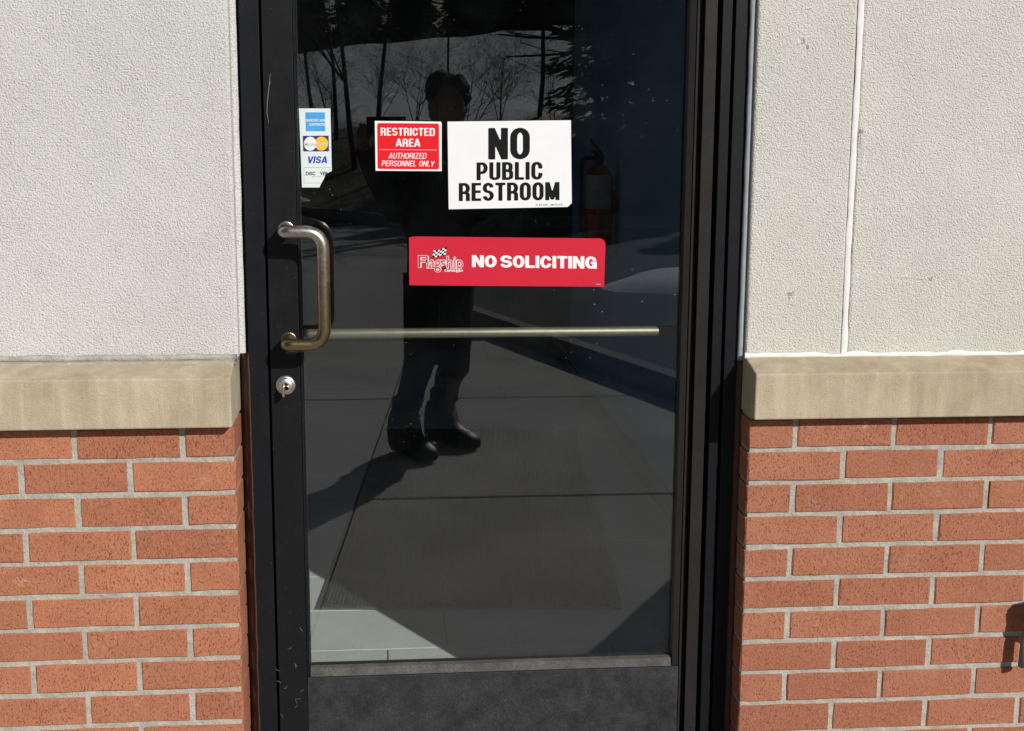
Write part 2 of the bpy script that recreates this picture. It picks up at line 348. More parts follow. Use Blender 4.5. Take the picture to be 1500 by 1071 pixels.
# ------------------------------------------------------------------ lettering (own stroke alphabet)
def arc(cx, cy, r, a0, a1, n=9, ry=None):
    ry = r if ry is None else ry
    return [(cx+r*math.cos(R(a0+(a1-a0)*k/n)), cy+ry*math.sin(R(a0+(a1-a0)*k/n))) for k in range(n+1)]
def glyph(ch, w, s):
    xl, xr, yb, yt = s/2, w-s/2, s/2, 1-s/2; xm = w/2; q = (xr-xl)/2; ov = .3
    v = min(.5-s/2, q*1.75)                    # tall elliptical shoulders
    TR, TL = arc(xr-q, yt-v, q, 0, 90, 9, v), arc(xl+q, yt-v, q, 90, 180, 9, v); BL, BR = arc(xl+q, yb+v, q, 180, 270, 9, v), arc(xr-q, yb+v, q, 270, 360, 9, v)
    if ch == 'O': return [(TR+TL+BL+BR, True)]
    if ch == 'C': return [([(xr, .62)]*(yt-v > .62)+(TR if yt-v > .62 else TR[2:])+TL+BL+(BR if yb+v < .38 else BR[:-2])+[(xr, .38)]*(yb+v < .38), False)]
    if ch == 'G': return [((TR if yt-v > .62 else TR[2:])+TL+BL+BR+[(xr, .48)], False), ([(xm, .5-s*.1), (w, .5-s*.1)], False), ([(xr, .45), (xr, 0)], False)]
    if ch == 'U': return [([(xl, 1)]+arc(xl+q, yb+q, q, 180, 270)+arc(xr-q, yb+q, q, 270, 360)+[(xr, 1)], False)]
    if ch == 'D': return [([(xl, 0), (xl, 1)], False), ([(xl, yt)]+arc(xr-q, yt-q, q, 90, 0)+arc(xr-q, yb+q, q, 0, -90)+[(xl, yb)], False)]
    if ch in 'PR':
        ym = .46 if ch == 'R' else .42; h = (yt-ym)/2
        g = [([(xl, 0), (xl, 1)], False), ([(xl, yt)]+arc(xr-min(h, q), yt-h, min(h, q), 90, 0, 7, h)+arc(xr-min(h, q), ym+h, min(h, q), 0, -90, 7, h)+[(xl, ym)], False)]
        if ch == 'R': h2 = min(q, .16); g.append(([(xm*.8, ym)]+arc(xr-h2, ym-h2, h2, 90, 0)+[(xr, 0)], False))
        return g
    if ch == 'B':
        ym = .52; h = (yt-ym)/2*.98; h2 = (ym-yb)/2*.98; h, h2 = min(h, q), min(h2, q)
        return [([(xl, 0), (xl, 1)], False), ([(xl, yt)]+arc(xr-h-.02, yt-h, h, 90, 0)+arc(xr-h-.02, ym+h, h, 0, -90)+[(xl, ym)], False), ([(xl, ym)]+arc(xr-h2, ym-h2, h2, 90, 0)+arc(xr-h2, yb+h2, h2, 0, -90)+[(xl, yb)], False)]
    if ch == 'S':
        a = (yt-.5)/2; b = (.5-yb)/2
        return [(arc(xm, yt-a, q, 12, 90, 6, a)+arc(xm, yt-a, q, 90, 180, 7, a)+arc(xm, yt-a, q, 180, 245, 5, a)+arc(xm, yb+b, q, 65, 0, 5, b)+arc(xm, yb+b, q, 0, -90, 7, b)+arc(xm, yb+b, q, 270, 192, 6, b), False)]
    if ch == 'I': return [([(w/2, 0), (w/2, 1)], False)]
    if ch == 'L': return [([(xl, 0), (xl, 1)], False), ([(0, yb), (w, yb)], False)]
    if ch == 'T': return [([(xm, 0), (xm, 1)], False), ([(0, yt), (w, yt)], False)]
    if ch == 'E': return [([(xl, 0), (xl, 1)], False)]+[([(0, y), (x, y)], False) for y, x in ((yt, w), (.51, w*.93), (yb, w))]
    if ch == 'F': return [([(xl, 0), (xl, 1)], False)]+[([(0, y), (x, y)], False) for y, x in ((yt, w), (.48, w*.93))]
    if ch == 'H': return [([(xl, 0), (xl, 1)], False), ([(xr, 0), (xr, 1)], False), ([(xl, .5), (xr, .5)], False)]
    if ch == 'N': return [([(xl, 0), (xl, 1)], False), ([(xr, 0), (xr, 1)], False), ([(xl-.05, 1.12), (xr+.05, -.12)], False)]
    if ch == 'M': return [([(xl, 0), (xl, 1)], False), ([(xr, 0), (xr, 1)], False), ([(xl-.02, 1.15), (xm, .1), (xr+.02, 1.15)], False)]
    if ch == 'A': return [([(xl*.75-.05, -.15), (xm, 1.02), (w-xl*.75+.05, -.15)], False), ([(xl+.05, .26), (xr-.05, .26)], False)]
    if ch == 'V': return [([(xl*.75-.05, 1.15), (xm, -.02), (w-xl*.75+.05, 1.15)], False)]
    if ch == 'Y': return [([(xl*.75-.1, 1.15), (xm, .4)], False), ([(w-xl*.75+.1, 1.15), (xm, .4)], False), ([(xm, 0), (xm, .5)], False)]
    if ch == 'Z': return [([(0, yt), (w, yt)], False), ([(0, yb), (w, yb)], False), ([(xl+.02, -.05+yb), (xr-.02, 1.05-yb)], False)]
    if ch == 'W': return [([(xl*.8-.05, 1.15), (w*.28, 0), (xm, .95), (w*.72, 0), (w-xl*.8+.05, 1.15)], False)]
    return []
def gwidth(ch, wd): return {'I': None, 'M': wd*1.28, 'W': wd*1.5, 'E': wd*.86, 'F': wd*.84, 'L': wd*.82, 'T': wd*.9, 'A': wd*1.06, ' ': wd*.5}.get(ch, wd)
_gc = {}
def glyph_poly(ch, w, s, k):
    key = (ch, round(w, 3), s, k)
    if key in _gc: return _gc[key]
    S = glyph(ch, w, s); h = 1/44.; nx, ny = int(w/h)+3, int(1/h)+3
    X, Y = np.meshgrid(np.arange(nx)*h-h, np.arange(ny)*h-h, indexing='ij'); D = np.full(X.shape, 9.)
    for pts, closed in S:
        P = pts+[pts[0]] if closed else pts; best = np.full(X.shape, 9.); n = len(P)-1
        for i in range(n):
            ax, ay = P[i]; bx, by = P[i+1]; dx, dy = bx-ax, by-ay; L2 = dx*dx+dy*dy
            if L2 < 1e-12: continue
            t = ((X-ax)*dx+(Y-ay)*dy)/L2; L = math.sqrt(L2); e = np.zeros(X.shape)
            if not closed and i == 0: e = np.maximum(e, -t*L)
            if not closed and i == n-1: e = np.maximum(e, (t-1)*L)
            tc = np.clip(t, 0, 1); dd = np.hypot(X-ax-tc*dx, Y-ay-tc*dy)
            perp = np.abs((X-ax)*dy-(Y-ay)*dx)/L
            dd = np.where(e > 0, np.maximum(perp, e+s/2), dd); best = np.minimum(best, dd)
        D = np.minimum(D, best-s/2)
    D = np.maximum(D, np.maximum(np.maximum(-X, X-w), np.maximum(-Y, Y-1)))
    D = np.where(np.abs(D) < 1e-6, 1e-6, D)
    V, F = [], []
    def add(poly):
        i0 = len(V); V.extend(poly); F.append(tuple(range(i0, i0+len(poly))))
    for j in range(ny-1):
        run = None
        for i in range(nx-1):
            c = [(i, j), (i+1, j), (i+1, j+1), (i, j+1)]; d = [D[a] for a in c]; full = all(q < 0 for q in d)
            if full and run is None: run = i
            if not full and run is not None:
                add([(X[run, j], Y[run, j]), (X[i, j], Y[i, j]), (X[i, j+1], Y[i, j+1]), (X[run, j+1], Y[run, j+1])]); run = None
            if full or all(q >= 0 for q in d): continue
            poly = []
            for a in range(4):
                b = (a+1) % 4; pa, pb = c[a], c[b]
                if d[a] < 0: poly.append((X[pa], Y[pa]))
                if (d[a] < 0) != (d[b] < 0):
                    t = d[a]/(d[a]-d[b]); poly.append((X[pa]*(1-t)+X[pb]*t, Y[pa]*(1-t)+Y[pb]*t))
            if len(poly) > 2: add(poly)
    _gc[key] = ([(x*k, y) for x, y in V], F); return _gc[key]
def text_layout(txt, wd, s, k, gap):
    V, F, x = [], [], 0.
    for ch in txt:
        w = gwidth(ch, wd)
        if w is None: w = s
        if ch != ' ':
            v, f = glyph_poly(ch, w, s, k); n = len(V); V += [(a+x, b) for a, b in v]; F += [tuple(i+n for i in q) for q in f]
        x += w*k+gap
    return V, F, x-gap
def lettering(name, txt, boxpx, Y, mat, parent, wd=.55, s=.17, k=1.25, gap=.09, shear=0., tilt=0.):
    """boxpx = left, right, top, bottom in photo pixels on plane Y; tilt = drop in px from left to right"""
    V, F, W = text_layout(txt, wd, s, k, gap); l, r, t, b = boxpx; out = []
    sh = shear*(b-t); sx = (r-l-sh)/W
    for x, y in V:
        X = l+x*sx+y*sh; Yp = b-(b-t)*y+tilt*(X-l)/(r-l); p = px(X, Yp, Y); out.append(Vector((p.x, Y, p.z)))
    return mk(name, out, F, mat, parent, loc=px((l+r)/2, b, Y))
def type_lettering(name, txt, boxpx, Y, mat, parent, offset=0., shear=0., tilt=0., grow=0.):
    """built-in typeface, for the small or lower-case print"""
    c = bpy.data.curves.new(name, 'FONT'); c.body = txt; c.offset = offset; c.resolution_u = 3; c.shear = shear
    o = bpy.data.objects.new(name, c); COL.objects.link(o); dg = bpy.context.evaluated_depsgraph_get()
    me = bpy.data.meshes.new_from_object(o.evaluated_get(dg)); bpy.data.objects.remove(o)
    vs = [v.co.copy() for v in me.vertices]; fs = [tuple(p.vertices) for p in me.polygons]
    x0, x1 = min(v.x for v in vs), max(v.x for v in vs); y0, y1 = min(v.y for v in vs), max(v.y for v in vs)
    l, r, t, b = boxpx; l -= grow; r += grow; t -= grow; b += grow; out = []
    for v in vs:
        X = l+(v.x-x0)/(x1-x0)*(r-l); Yp = b-(v.y-y0)/(y1-y0)*(b-t)+tilt*(X-l)/(r-l); p = px(X, Yp, Y); out.append(Vector((p.x, Y, p.z)))
    return mk(name, out, fs, mat, parent, loc=px((l+r)/2, b, Y))

# ================================================================== THE SETTING: ground outside
GY = .115                                   # glass plane; "out" distances are measured from it
def ground_poly(name, pts, z, mat, th=.1):
    n = len(pts); V = [Vector((x, y, z)) for x, y in pts]+[Vector((x, y, z-th)) for x, y in pts]
    a = sum(pts[i][0]*pts[(i+1) % n][1]-pts[(i+1) % n][0]*pts[i][1] for i in range(n))
    top = tuple(range(n)) if a > 0 else tuple(range(n-1, -1, -1))
    return mk(name, V, [top, tuple(reversed([i+n for i in top]))]+[(i, i+n, (i+1) % n+n, (i+1) % n) for i in range(n)], mat, loc=Vector((pts[0][0], pts[0][1], z)))
def hill_z(x, y):
    o = GY-y
    def ss(a, b, t): t = max(0, min(1, (t-a)/(b-a))); return t*t*(3-2*t)
    crest = max(2.2, min(7, 4.10+.113*x)); low = 1.5
    if o < 17.3: z = -.02
    elif o < 27: z = -.02+low*ss(16.5, 28, o)
    elif o < 46: z = -.02+low*ss(16.5, 28, o)+(crest-low)*max(0, (o-27)/19)
    else: z = crest-.05*(o-46)
    if o > 17.3: z += (mnoise.noise(Vector((x*.5, y*.5, 0)))*.16+mnoise.noise(Vector((x*1.7, y*1.7, 3)))*.05)*min(1, (o-17.3)/3)
    if o > 75: z = max(z, 1.)
    return z
ys = [-1500, -600, -250, -120, -95, -80, -70, -63]+[GY-q for q in np.arange(60, 17, -.6)]+[-17, -12, -6, -2, 4, 40, 400, 1500]
xs = [-1500, -500, -200, -90, -50, -32]+list(np.arange(-24, 24.1, .6))+[32, 50, 90, 200, 500, 1500]
V = [(x, y, min(hill_z(x, y), -.02 if y > -17.2 else 99)-(.03 if y > -17.2 else 0)) for y in ys for x in xs]; nx = len(xs)
F = [(j*nx+i, j*nx+i+1, (j+1)*nx+i+1, (j+1)*nx+i) for j in range(len(ys)-1) for i in range(nx-1)]
structure(mk('ground', V, F, 'hill', smooth=True))
structure(ground_poly('road', [(-40, -17.1), (40, -17.1), (40, .0), (-40, .0)], -.028, 'asphalt', .02))
KA, KB = (2.15, GY-1.95), (.45, GY-6.9)     # kerb line, right of the apron
def kx(y): t = (y-KA[1])/(KB[1]-KA[1]); return KA[0]+(KB[0]-KA[0])*t
pave = structure(ground_poly('pavement', [(-6, -.02), (3.6, -.02), (3.6, GY-1.9), (kx(GY-1.9), GY-1.9), (kx(GY-6.0), GY-6.0), (-6, GY-6.0)], -.016, 'asphalt', .014))
def clip(poly, ax, ay, bx, by):             # keep the left side of a->b
    out = []
    for i in range(len(poly)):
        p, q = poly[i], poly[(i+1) % len(poly)]
        dp = (bx-ax)*(p[1]-ay)-(by-ay)*(p[0]-ax); dq = (bx-ax)*(q[1]-ay)-(by-ay)*(q[0]-ax)
        if dp >= 0: out.append(p)
        if dp*dq < 0: t = dp/(dp-dq); out.append((p[0]+(q[0]-p[0])*t, p[1]+(q[1]-p[1])*t))
    return out
rows = [.16, .40, 2.28, 4.16, 6.02]; cols = [-5.7, -3.82, -1.94, -.062, 1.82, 3.6]
for j in range(4):
    for i in range(5):
        dr = lambda o: (o-3.15)*.073
        x0, x1 = cols[i], cols[i+1]; o0, o1 = rows[j], rows[j+1]; g = .011
        h_ = .004; poly = [(x0+h_+dr(o0), GY-o0-g), (x0+h_+dr(o1), GY-o1+g), (x1-h_+dr(o1), GY-o1+g), (x1-h_+dr(o0), GY-o0-g)]
        if o1 > 2.3: poly = clip(poly, KB[0], KB[1], KA[0], KA[1])
        if len(poly) < 3: continue
        s = ground_poly('slab', poly, random.uniform(-.001, .001), 'concrete', .09); adopt(s, pave)
structure(ground_poly('drive_lane', [(-30, GY-6.05), (kx(GY-6.05)-.02, GY-6.05), (.42, GY-6.9), (.25, GY-9), (.5, GY-12), (1.3, GY-15.9), (-30, GY-15.9)], -.02, 'lane', .02))
def kerb_run(name, pts, w, h):
    V, F = [], []
    for i, p in enumerate(pts):
        p = Vector((*p, 0)); d = (Vector((*pts[min(i+1, len(pts)-1)], 0))-Vector((*pts[max(i-1, 0)], 0))).normalized(); n = Vector((-d.y, d.x, 0))
        for a, z in ((-w/2, -.1), (-w/2, h-.02), (-w/2+.02, h), (w/2-.02, h), (w/2, h-.02), (w/2, -.1)): V.append(p+n*a+Vector((0, 0, z)))
    for i in range(len(pts)-1):
        for k in range(5): F.append((i*6+k, i*6+k+1, i*6+7+k, i*6+6+k))
    F += [(0, 1, 2, 3, 4, 5), tuple((len(pts)-1)*6+k for k in (5, 4, 3, 2, 1, 0))]
    return structure(mk(name, V, F, 'kerb'))
kerb_run('kerb', [(3.7, GY-1.8), (2.5, GY-1.82), (2.23, GY-1.95), (.53, GY-6.9), (.36, GY-9), (.6, GY-12), (1.4, GY-15.9)], .14, .12)
kerb_run('kerb', [(-35, GY-18.2), (-1.3, GY-18.1), (.2, GY-16.1), (1.2, GY-15.98), (30, GY-15.9)], .15, .13)
# ploughed snow beside the kerb, seen mirrored in the door
def snow_bank(pts, label, h):
    n = 26; V, F = [], []
    cx, cy, rx, ry = pts
    for j in range(7):
        for k in range(n):
            a = 2*math.pi*k/n; q = 1-j/6.; w = 1+.35*mnoise.noise(Vector((math.cos(a)*1.3+cx, math.sin(a)*1.3, 1.7)))+.1*mnoise.noise(Vector((math.cos(a)*4, math.sin(a)*4, cx)))
            V.append((cx+rx*q*w*math.cos(a), cy+ry*q*w*math.sin(a), -.03+h*(1-q**2.2)*(1+.3*mnoise.noise(Vector((a, j*.6, 2))))))
    for j in range(6):
        for k in range(n): F.append((j*n+k, j*n+(k+1) % n, (j+1)*n+(k+1) % n, (j+1)*n+k))
    o = mk('snow_bank', V, F, 'snow', smooth=True, loc=Vector((cx, cy, 0))); return tag(o, label, 'snow bank')
snow_bank((2.75, GY-9.2, .85, .9), 'low snow bank mirrored at the right edge of the door glass', .14)
snow_bank((-2.1, GY-19.2, 1.3, .7), 'ragged heap of snow beyond the far kerb, mirrored below the card sticker', .35)

# ================================================================== trees mirrored in the door
def bare_tree(seed, height, r0, spread=.5, levels=4, lean=(0, 0)):
    rd = random.Random(seed); parts_t, parts_l = [], []
    def grow(p, d, L, r, lev):
        n = 5 if lev < 2 else 3; pts, rr = [p], [r]
        for i in range(n):
            d = (d+Vector((rd.uniform(-1, 1), rd.uniform(-1, 1), rd.uniform(-.6, .8)))*(.09+.05*lev)).normalized(); p = p+d*L/n; pts.append(p); rr.append(r*(1-.62*(i+1)/n))
        (parts_t if lev == 0 else parts_l).append(tube(pts, rr, 6 if lev == 0 else (4 if lev < 3 else 3), False))
        if lev >= levels: return
        for _ in range((7, 5, 4, 3)[min(lev, 3)]):
            i = rd.randint(1 if lev else 2, n); a = rd.uniform(0, 2*math.pi); b = pts[i]; t = (pts[i]-pts[i-1]).normalized()
            s = Vector((math.cos(a), math.sin(a), rd.uniform(-.25, .35))); dd = (t*(1-spread)+s*spread*1.2).normalized()
            grow(b, dd, L*rd.uniform(.42, .68), max(.003, rr[i]*.62), lev+1)
    grow(Vector((0, 0, -.15)), Vector((lean[0], lean[1], 1)).normalized(), height*.72, r0, 0)
    return join(*parts_t), join(*parts_l)
def mesh_of(name, VF, mat):
    me = bpy.data.meshes.new(name); me.from_pydata([tuple(v) for v in VF[0]], [], VF[1]); me.update(); me.materials.append(MAT[mat]); return me
BT = []
for sd_, h, r in ((1, 6.5, .055), (2, 7.5, .07), (3, 6., .05)):
    a, b = bare_tree(sd_, h, r, .42); BT.append((mesh_of('trunk', a, 'bark'), mesh_of('branches', b, 'bark')))
def put_tree(k, x, y, rot, sc, label, group, meshes, names):
    t = thing('bare_tree' if names[1] == 'branches' else 'conifer_tree', label, 'tree', (x, y, hill_z(x, y)), group)
    t.rotation_euler.z = rot; t.scale = (sc, sc, sc)
    for me, nm in zip(meshes[k], names):
        o = bpy.data.objects.new(nm, me); COL.objects.link(o); o.parent = t
bl = ['slim bare tree mirrored just right of the card sticker, its trunk leftmost', 'slim bare tree mirrored above the gap between card sticker and red sign',
      'slender forked bare tree mirrored left of the red restricted sign', 'thin bare tree mirrored above the red restricted sign',
      'bare tree mirrored left of the photographer\'s head, branches over the snow', 'bare tree on the snowy bank mirrored above the white sign',
      'bare tree mirrored at the right end of the bright snow', 'bare tree mirrored high in the right half of the glass',
      'bare tree mirrored far right of the glass near the hinge side', 'bare tree on the bank left of the mirrored snow, behind the door stile']
for i, (x, o, k, s) in enumerate([(-1.25, 22, 0, .8), (-.95, 23.5, 2, .9), (-.55, 21.5, 1, .75), (-.2, 25, 0, .9), (1.6, 33, 2, .8), (3.3, 27, 1, .9), (4.2, 24, 0, 1.05), (5.6, 27, 2, 1.1), (7.5, 25, 1, 1.), (-3.5, 26, 1, 1.)]):
    put_tree(k, x, GY-o, i*1.3, s, bl[i], 'bare trees on the bank across the lane', BT, ('trunk', 'branches'))
a, b = bare_tree(11, 8.5, .14, .62, 4, (-.25, .05)); BIG = [(mesh_of('trunk', a, 'bark'), mesh_of('branches', b, 'bark'))]
put_tree(0, 3.6, GY-19.5, 2.2, 1, 'larger spreading bare tree whose limbs sweep across the mirrored snow', 'bare trees on the bank across the lane', BIG, ('trunk', 'branches'))
def conifer(seed):
    rd = random.Random(seed); V, F = [], []; H = 10.
    for i in range(2600):
        t = rd.random()**.75; z = .5+t*(H-.7); rr = (1-t)*2.3*(.75+.35*math.sin(z*5.2)); a = rd.uniform(0, 2*math.pi); q = rr*(.35+.65*rd.random()**.6)
        c = Vector((q*math.cos(a), q*math.sin(a), z-q*.25)); d = Vector((math.cos(a), math.sin(a), -.35+rd.uniform(-.3, .3))); s = Vector((-math.sin(a), math.cos(a), rd.uniform(-.4, .4)))
        L, w = rd.uniform(.35, .7), rd.uniform(.1, .22); n = len(V); V += [c-s*w, c+d*L*.6-s*w*.4, c+d*L, c+d*L*.5+s*w, c+s*w*.6]; F.append((n, n+1, n+2, n+3, n+4))
    return tube([(0, 0, -.2), (0, 0, 4), (0, 0, 9.5)], [.17, .11, .02], 7), (V, F)
CT = []
for s in (5, 6):
    a, b = conifer(s); CT.append((mesh_of('trunk', a, 'bark'), mesh_of('crown', b, 'needle')))
k = 0
for row, (o, n, x0, dx) in enumerate(((80, 15, -16, 2.9), (86, 14, -15, 3.3), (93, 13, -17, 3.9))):
    for i in range(n):
        x = x0+i*dx+random.uniform(-.5, .5); k += 1
        put_tree(k % 2, x, GY-o+random.uniform(-.8, .8), random.uniform(0, 6), random.uniform(1.0, 1.25), 'dark conifer in the dense row behind the mirrored snowy bank', 'conifers behind the snowy bank', CT, ('trunk', 'crown'))
for i in range(20):
    x = 4.5+(i % 11)*.85+random.uniform(-.2, .2); o = 21.5+(3 if i > 10 else 0)+random.uniform(-.8, 1.5)
    put_tree(i % 2, x, GY-o, i*2., random.uniform(.45, .58), 'small dark conifer of the thicket mirrored right of the snow', 'small conifers right of the snow', CT, ('trunk', 'crown'))
for i in range(12):  # unseen row, added to screen off sky light from the left
    put_tree(i % 2, -13.5+random.uniform(-1.5, 1.5), -3.5-i*1.9, i*2.3, random.uniform(1.1, 1.4), 'tall dark conifer in the unseen row added left of the lane to block sky light', 'added conifers screening the sky on the left', CT, ('trunk', 'crown'))
SH = []
for sd_ in (21, 22, 23):
    pa, pb = [], []
    for q in range(5):
        a, b = bare_tree(sd_*10+q, 3.4, .02, .45, 3, (random.uniform(-.5, .5), random.uniform(-.5, .5))); pa.append(a); pb.append(b)
    SH.append((mesh_of('trunk', join(*pa), 'bark'), mesh_of('branches', join(*pb), 'bark')))
for i in range(8):
    x = -3.2+i*.95+random.uniform(-.2, .2); o = random.uniform(21.5, 28.5)
    put_tree(i % 3, x, GY-o, i*1.7, random.uniform(.45, .75), 'leafless many-stemmed shrub in the thicket mirrored before the snow', 'leafless shrubs before the snow', SH, ('trunk', 'branches'))

# ================================================================== interior seen through the glass
IX0, IX1, IY0, IY1, IH = -1.7, 1.0, .24, 6.6, 2.75
fl = structure(box('interior_floor', IX0, IX1, IY0-.08, IY1, -.06, -.006, 'grout', w=0))
ty = [.0, .18, .485, .79, 1.095]+[1.095+.305*i for i in range(1, 19)]
for j in range(len(ty)-1):
    y0, y1 = GY+ty[j], GY+ty[j+1]; off = (.15 if j % 2 else -.013)
    x = off-.61*3
    while x < IX1:
        a, b = max(x, IX0)+.002, min(x+.61, IX1)-.002; c, d = max(y0, IY0-.07)+.002, min(y1, IY1)-.002
        if b-a > .03 and d-c > .03:
            s = box('tile', a, b, c, d, -.008, .001+random.uniform(-.0004, .0004), 'tile', w=.0012, seg=1); adopt(s, fl)
        x += .61
w = structure(box('interior_wall_right', IX1, IX1+.12, IY0, 4.75, 0, IH, 'bluewall', w=.004))
adopt(box('skirting', IX1-.008, IX1-.0005, IY0+.02, 4.74, .002, .105, 'base', w=.002), w)
wlw = structure(mk('interior_wall_left', *join(*[(bxv(IX0-.12, IX0, a, b, c_, d_), BF) for a, b, c_, d_ in ((IY0, .9, 0, IH), (5.2, IY1, 0, IH), (.9001, 5.1999, 0, .8), (.9001, 5.1999, 2.45, IH))]), 'bluewall'))
adopt(box('added_window_pane', IX0-.064, IX0-.058, .9, 5.2, .8, 2.45, 'glass', w=0), wlw)  # unseen window, added so sky light reaches the room from the left
for y in (.93, 2.32, 3.74, 5.17): adopt(box('added_window_mullion', IX0-.085, IX0-.066, y-.025, y+.025, .801, 2.449, 'alu_frame'), wlw)
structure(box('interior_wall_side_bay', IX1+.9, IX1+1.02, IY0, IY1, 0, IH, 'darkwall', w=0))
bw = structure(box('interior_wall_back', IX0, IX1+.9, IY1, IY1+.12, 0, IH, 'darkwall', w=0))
structure(box('interior_floor_bay', IX1+.12, IX1+.9, IY0, IY1, -.06, -.002, 'tile', w=0))
structure(box('interior_ceiling', IX0-.12, IX1+1.02, IY0, IY1+.12, IH+.002, IH+.1, 'ceil', w=0))
dr_ = thing('interior_door', 'dark inner door at the back of the room beyond the glass', 'door', (.62, IY1-.02, 0))
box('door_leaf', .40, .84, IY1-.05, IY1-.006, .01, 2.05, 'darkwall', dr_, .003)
for a, b in ((.34, .395), (.845, .90)): box('door_post', a, b, IY1-.07, IY1-.004, 0, 2.1, 'bin', dr_, .003)
box('door_head', .34, .90, IY1-.07, IY1-.004, 2.105, 2.17, 'bin', dr_, .003)
# entrance mat
mt = thing('entrance_mat', 'dark ribbed entrance mat lying inside the glass door', 'mat', (.225, GY+1.07, .001))
mw, ml = .45, 2.35
mk('carpet', *bevel([Vector(v) for v in bxv(-mw+.02, mw-.02, .02, ml-.02, 0, .009)], BF, .002, 1), 'mat', loc=Vector((0, 0, 0))).parent = mt
fr = []
for a in ((-mw, mw, 0, .02), (-mw, mw, ml-.02, ml), (-mw, -mw+.02, .0205, ml-.0205), (mw-.02, mw, .0205, ml-.0205)): fr.append(bevel(bxv(*a, 0, .0065), BF, .002, 1))
mk('rubber_edge', *join(*fr), 'mat_edge').parent = mt
mt.rotation_euler.z = R(-4.5)
# fire extinguisher on the right inner wall
ex = thing('fire_extinguisher', 'red fire extinguisher hanging on the blue inner wall', 'fire extinguisher', (.918, 3.3, .86))
c = Vector((.918, 3.3, .86))
mk('cylinder', *lathe([(.02, 0), (.055, .004), (.063, .02), (.064, .28), (.058, .325), (.04, .355), (.02, .368), (.018, .375)], c), 'ext_red', ex, True, c)
mk('valve', *join(lathe([(.022, .374), (.022, .41), (.012, .415)], c, seg=12), tube([c+Vector((.01, -.01, .40)), c+Vector((-.03, -.05, .425)), c+Vector((-.05, -.09, .43))], .007, 8), tube([c+Vector((.01, -.01, .415)), c+Vector((-.03, -.05, .455)), c+Vector((-.05, -.085, .475))], .006, 8)), 'base', ex, False, c)
mk('hose', *tube(fillet([c+Vector((-.01, -.02, .395)), c+Vector((-.08, -.03, .40)), c+Vector((-.082, -.02, .1)), c+Vector((-.07, -.015, .04))], .04), .009, 8), 'base', ex, True, c)
lv, lf = [], []
for i in range(13):
    a = R(195+i*10)
    for z in (.20, .345-.0): lv.append(c+Vector((.0655*math.cos(a), .0655*math.sin(a), z-.02)))
for i in range(12): lf.append((2*i, 2*i+2, 2*i+3, 2*i+1))
mk('paper_label', lv, lf, 'ceil', ex, True, c)
box('wall_bracket', .976, .9995, 3.27, 3.33, 1.02, 1.12, 'base', ex, .002)

# ================================================================== the building front
XL, XR = -.2995, .7145                       # brick corners of the opening
SL, SR, SY = -.2925, .7155, .05              # stucco corners, stucco face
bld = thing('building', 'brick and stucco building front around the black glass door', 'building', (.2, .1, 0))
Z1, PV, PH, BH = .7639, .06773, .2032, .0582
def brick_mesh(L, seed, D=.136, h=BH):
    rd = random.Random(seed); loops = []
    def ring(inset, y, j):
        pts = []; hl, hh = L/2-inset, h/2-inset
        xs_ = [-hl+2*hl*i/4 for i in range(5)]
        base = [(x, -hh) for x in xs_]+[(hl, 0)]+[(x, hh) for x in reversed(xs_)]+[(-hl, 0)]
        for i, (x, z) in enumerate(base): pts.append((x+rd.uniform(-j, j), y+rd.uniform(-j, j)*.4, z+rd.uniform(-j, j)))
        return pts
    V = ring(0, D, 0)+ring(0, .003, .0012)+ring(.0022, .0, .0009); n = 12
    F = [(i, (i+1) % n, n+(i+1) % n, n+i) for i in range(n)]+[(n+i, n+(i+1) % n, 2*n+(i+1) % n, 2*n+i) for i in range(n)]
    F += [tuple(range(2*n, 3*n))]
    me = bpy.data.meshes.new('brick'); me.from_pydata(V, [], F); me.update(); return me
_bm = {}
def put_brick(parent, x0, x1, zc, mat, rd):
    L = round(x1-x0, 4); key = (L, rd.randint(0, 4), mat)
    if key not in _bm: me = brick_mesh(L, hash(key[:2]) % 9999); me.materials.append(MAT[mat]); _bm[key] = me
    o = bpy.data.objects.new('brick', _bm[key]); COL.objects.link(o)
    o.location = Vector(((x0+x1)/2, rd.uniform(-.0009, .0009), zc)); o.rotation_euler = (rd.uniform(-.004, .004), rd.uniform(-.003, .003), rd.uniform(-.004, .004)); adopt(o, parent)
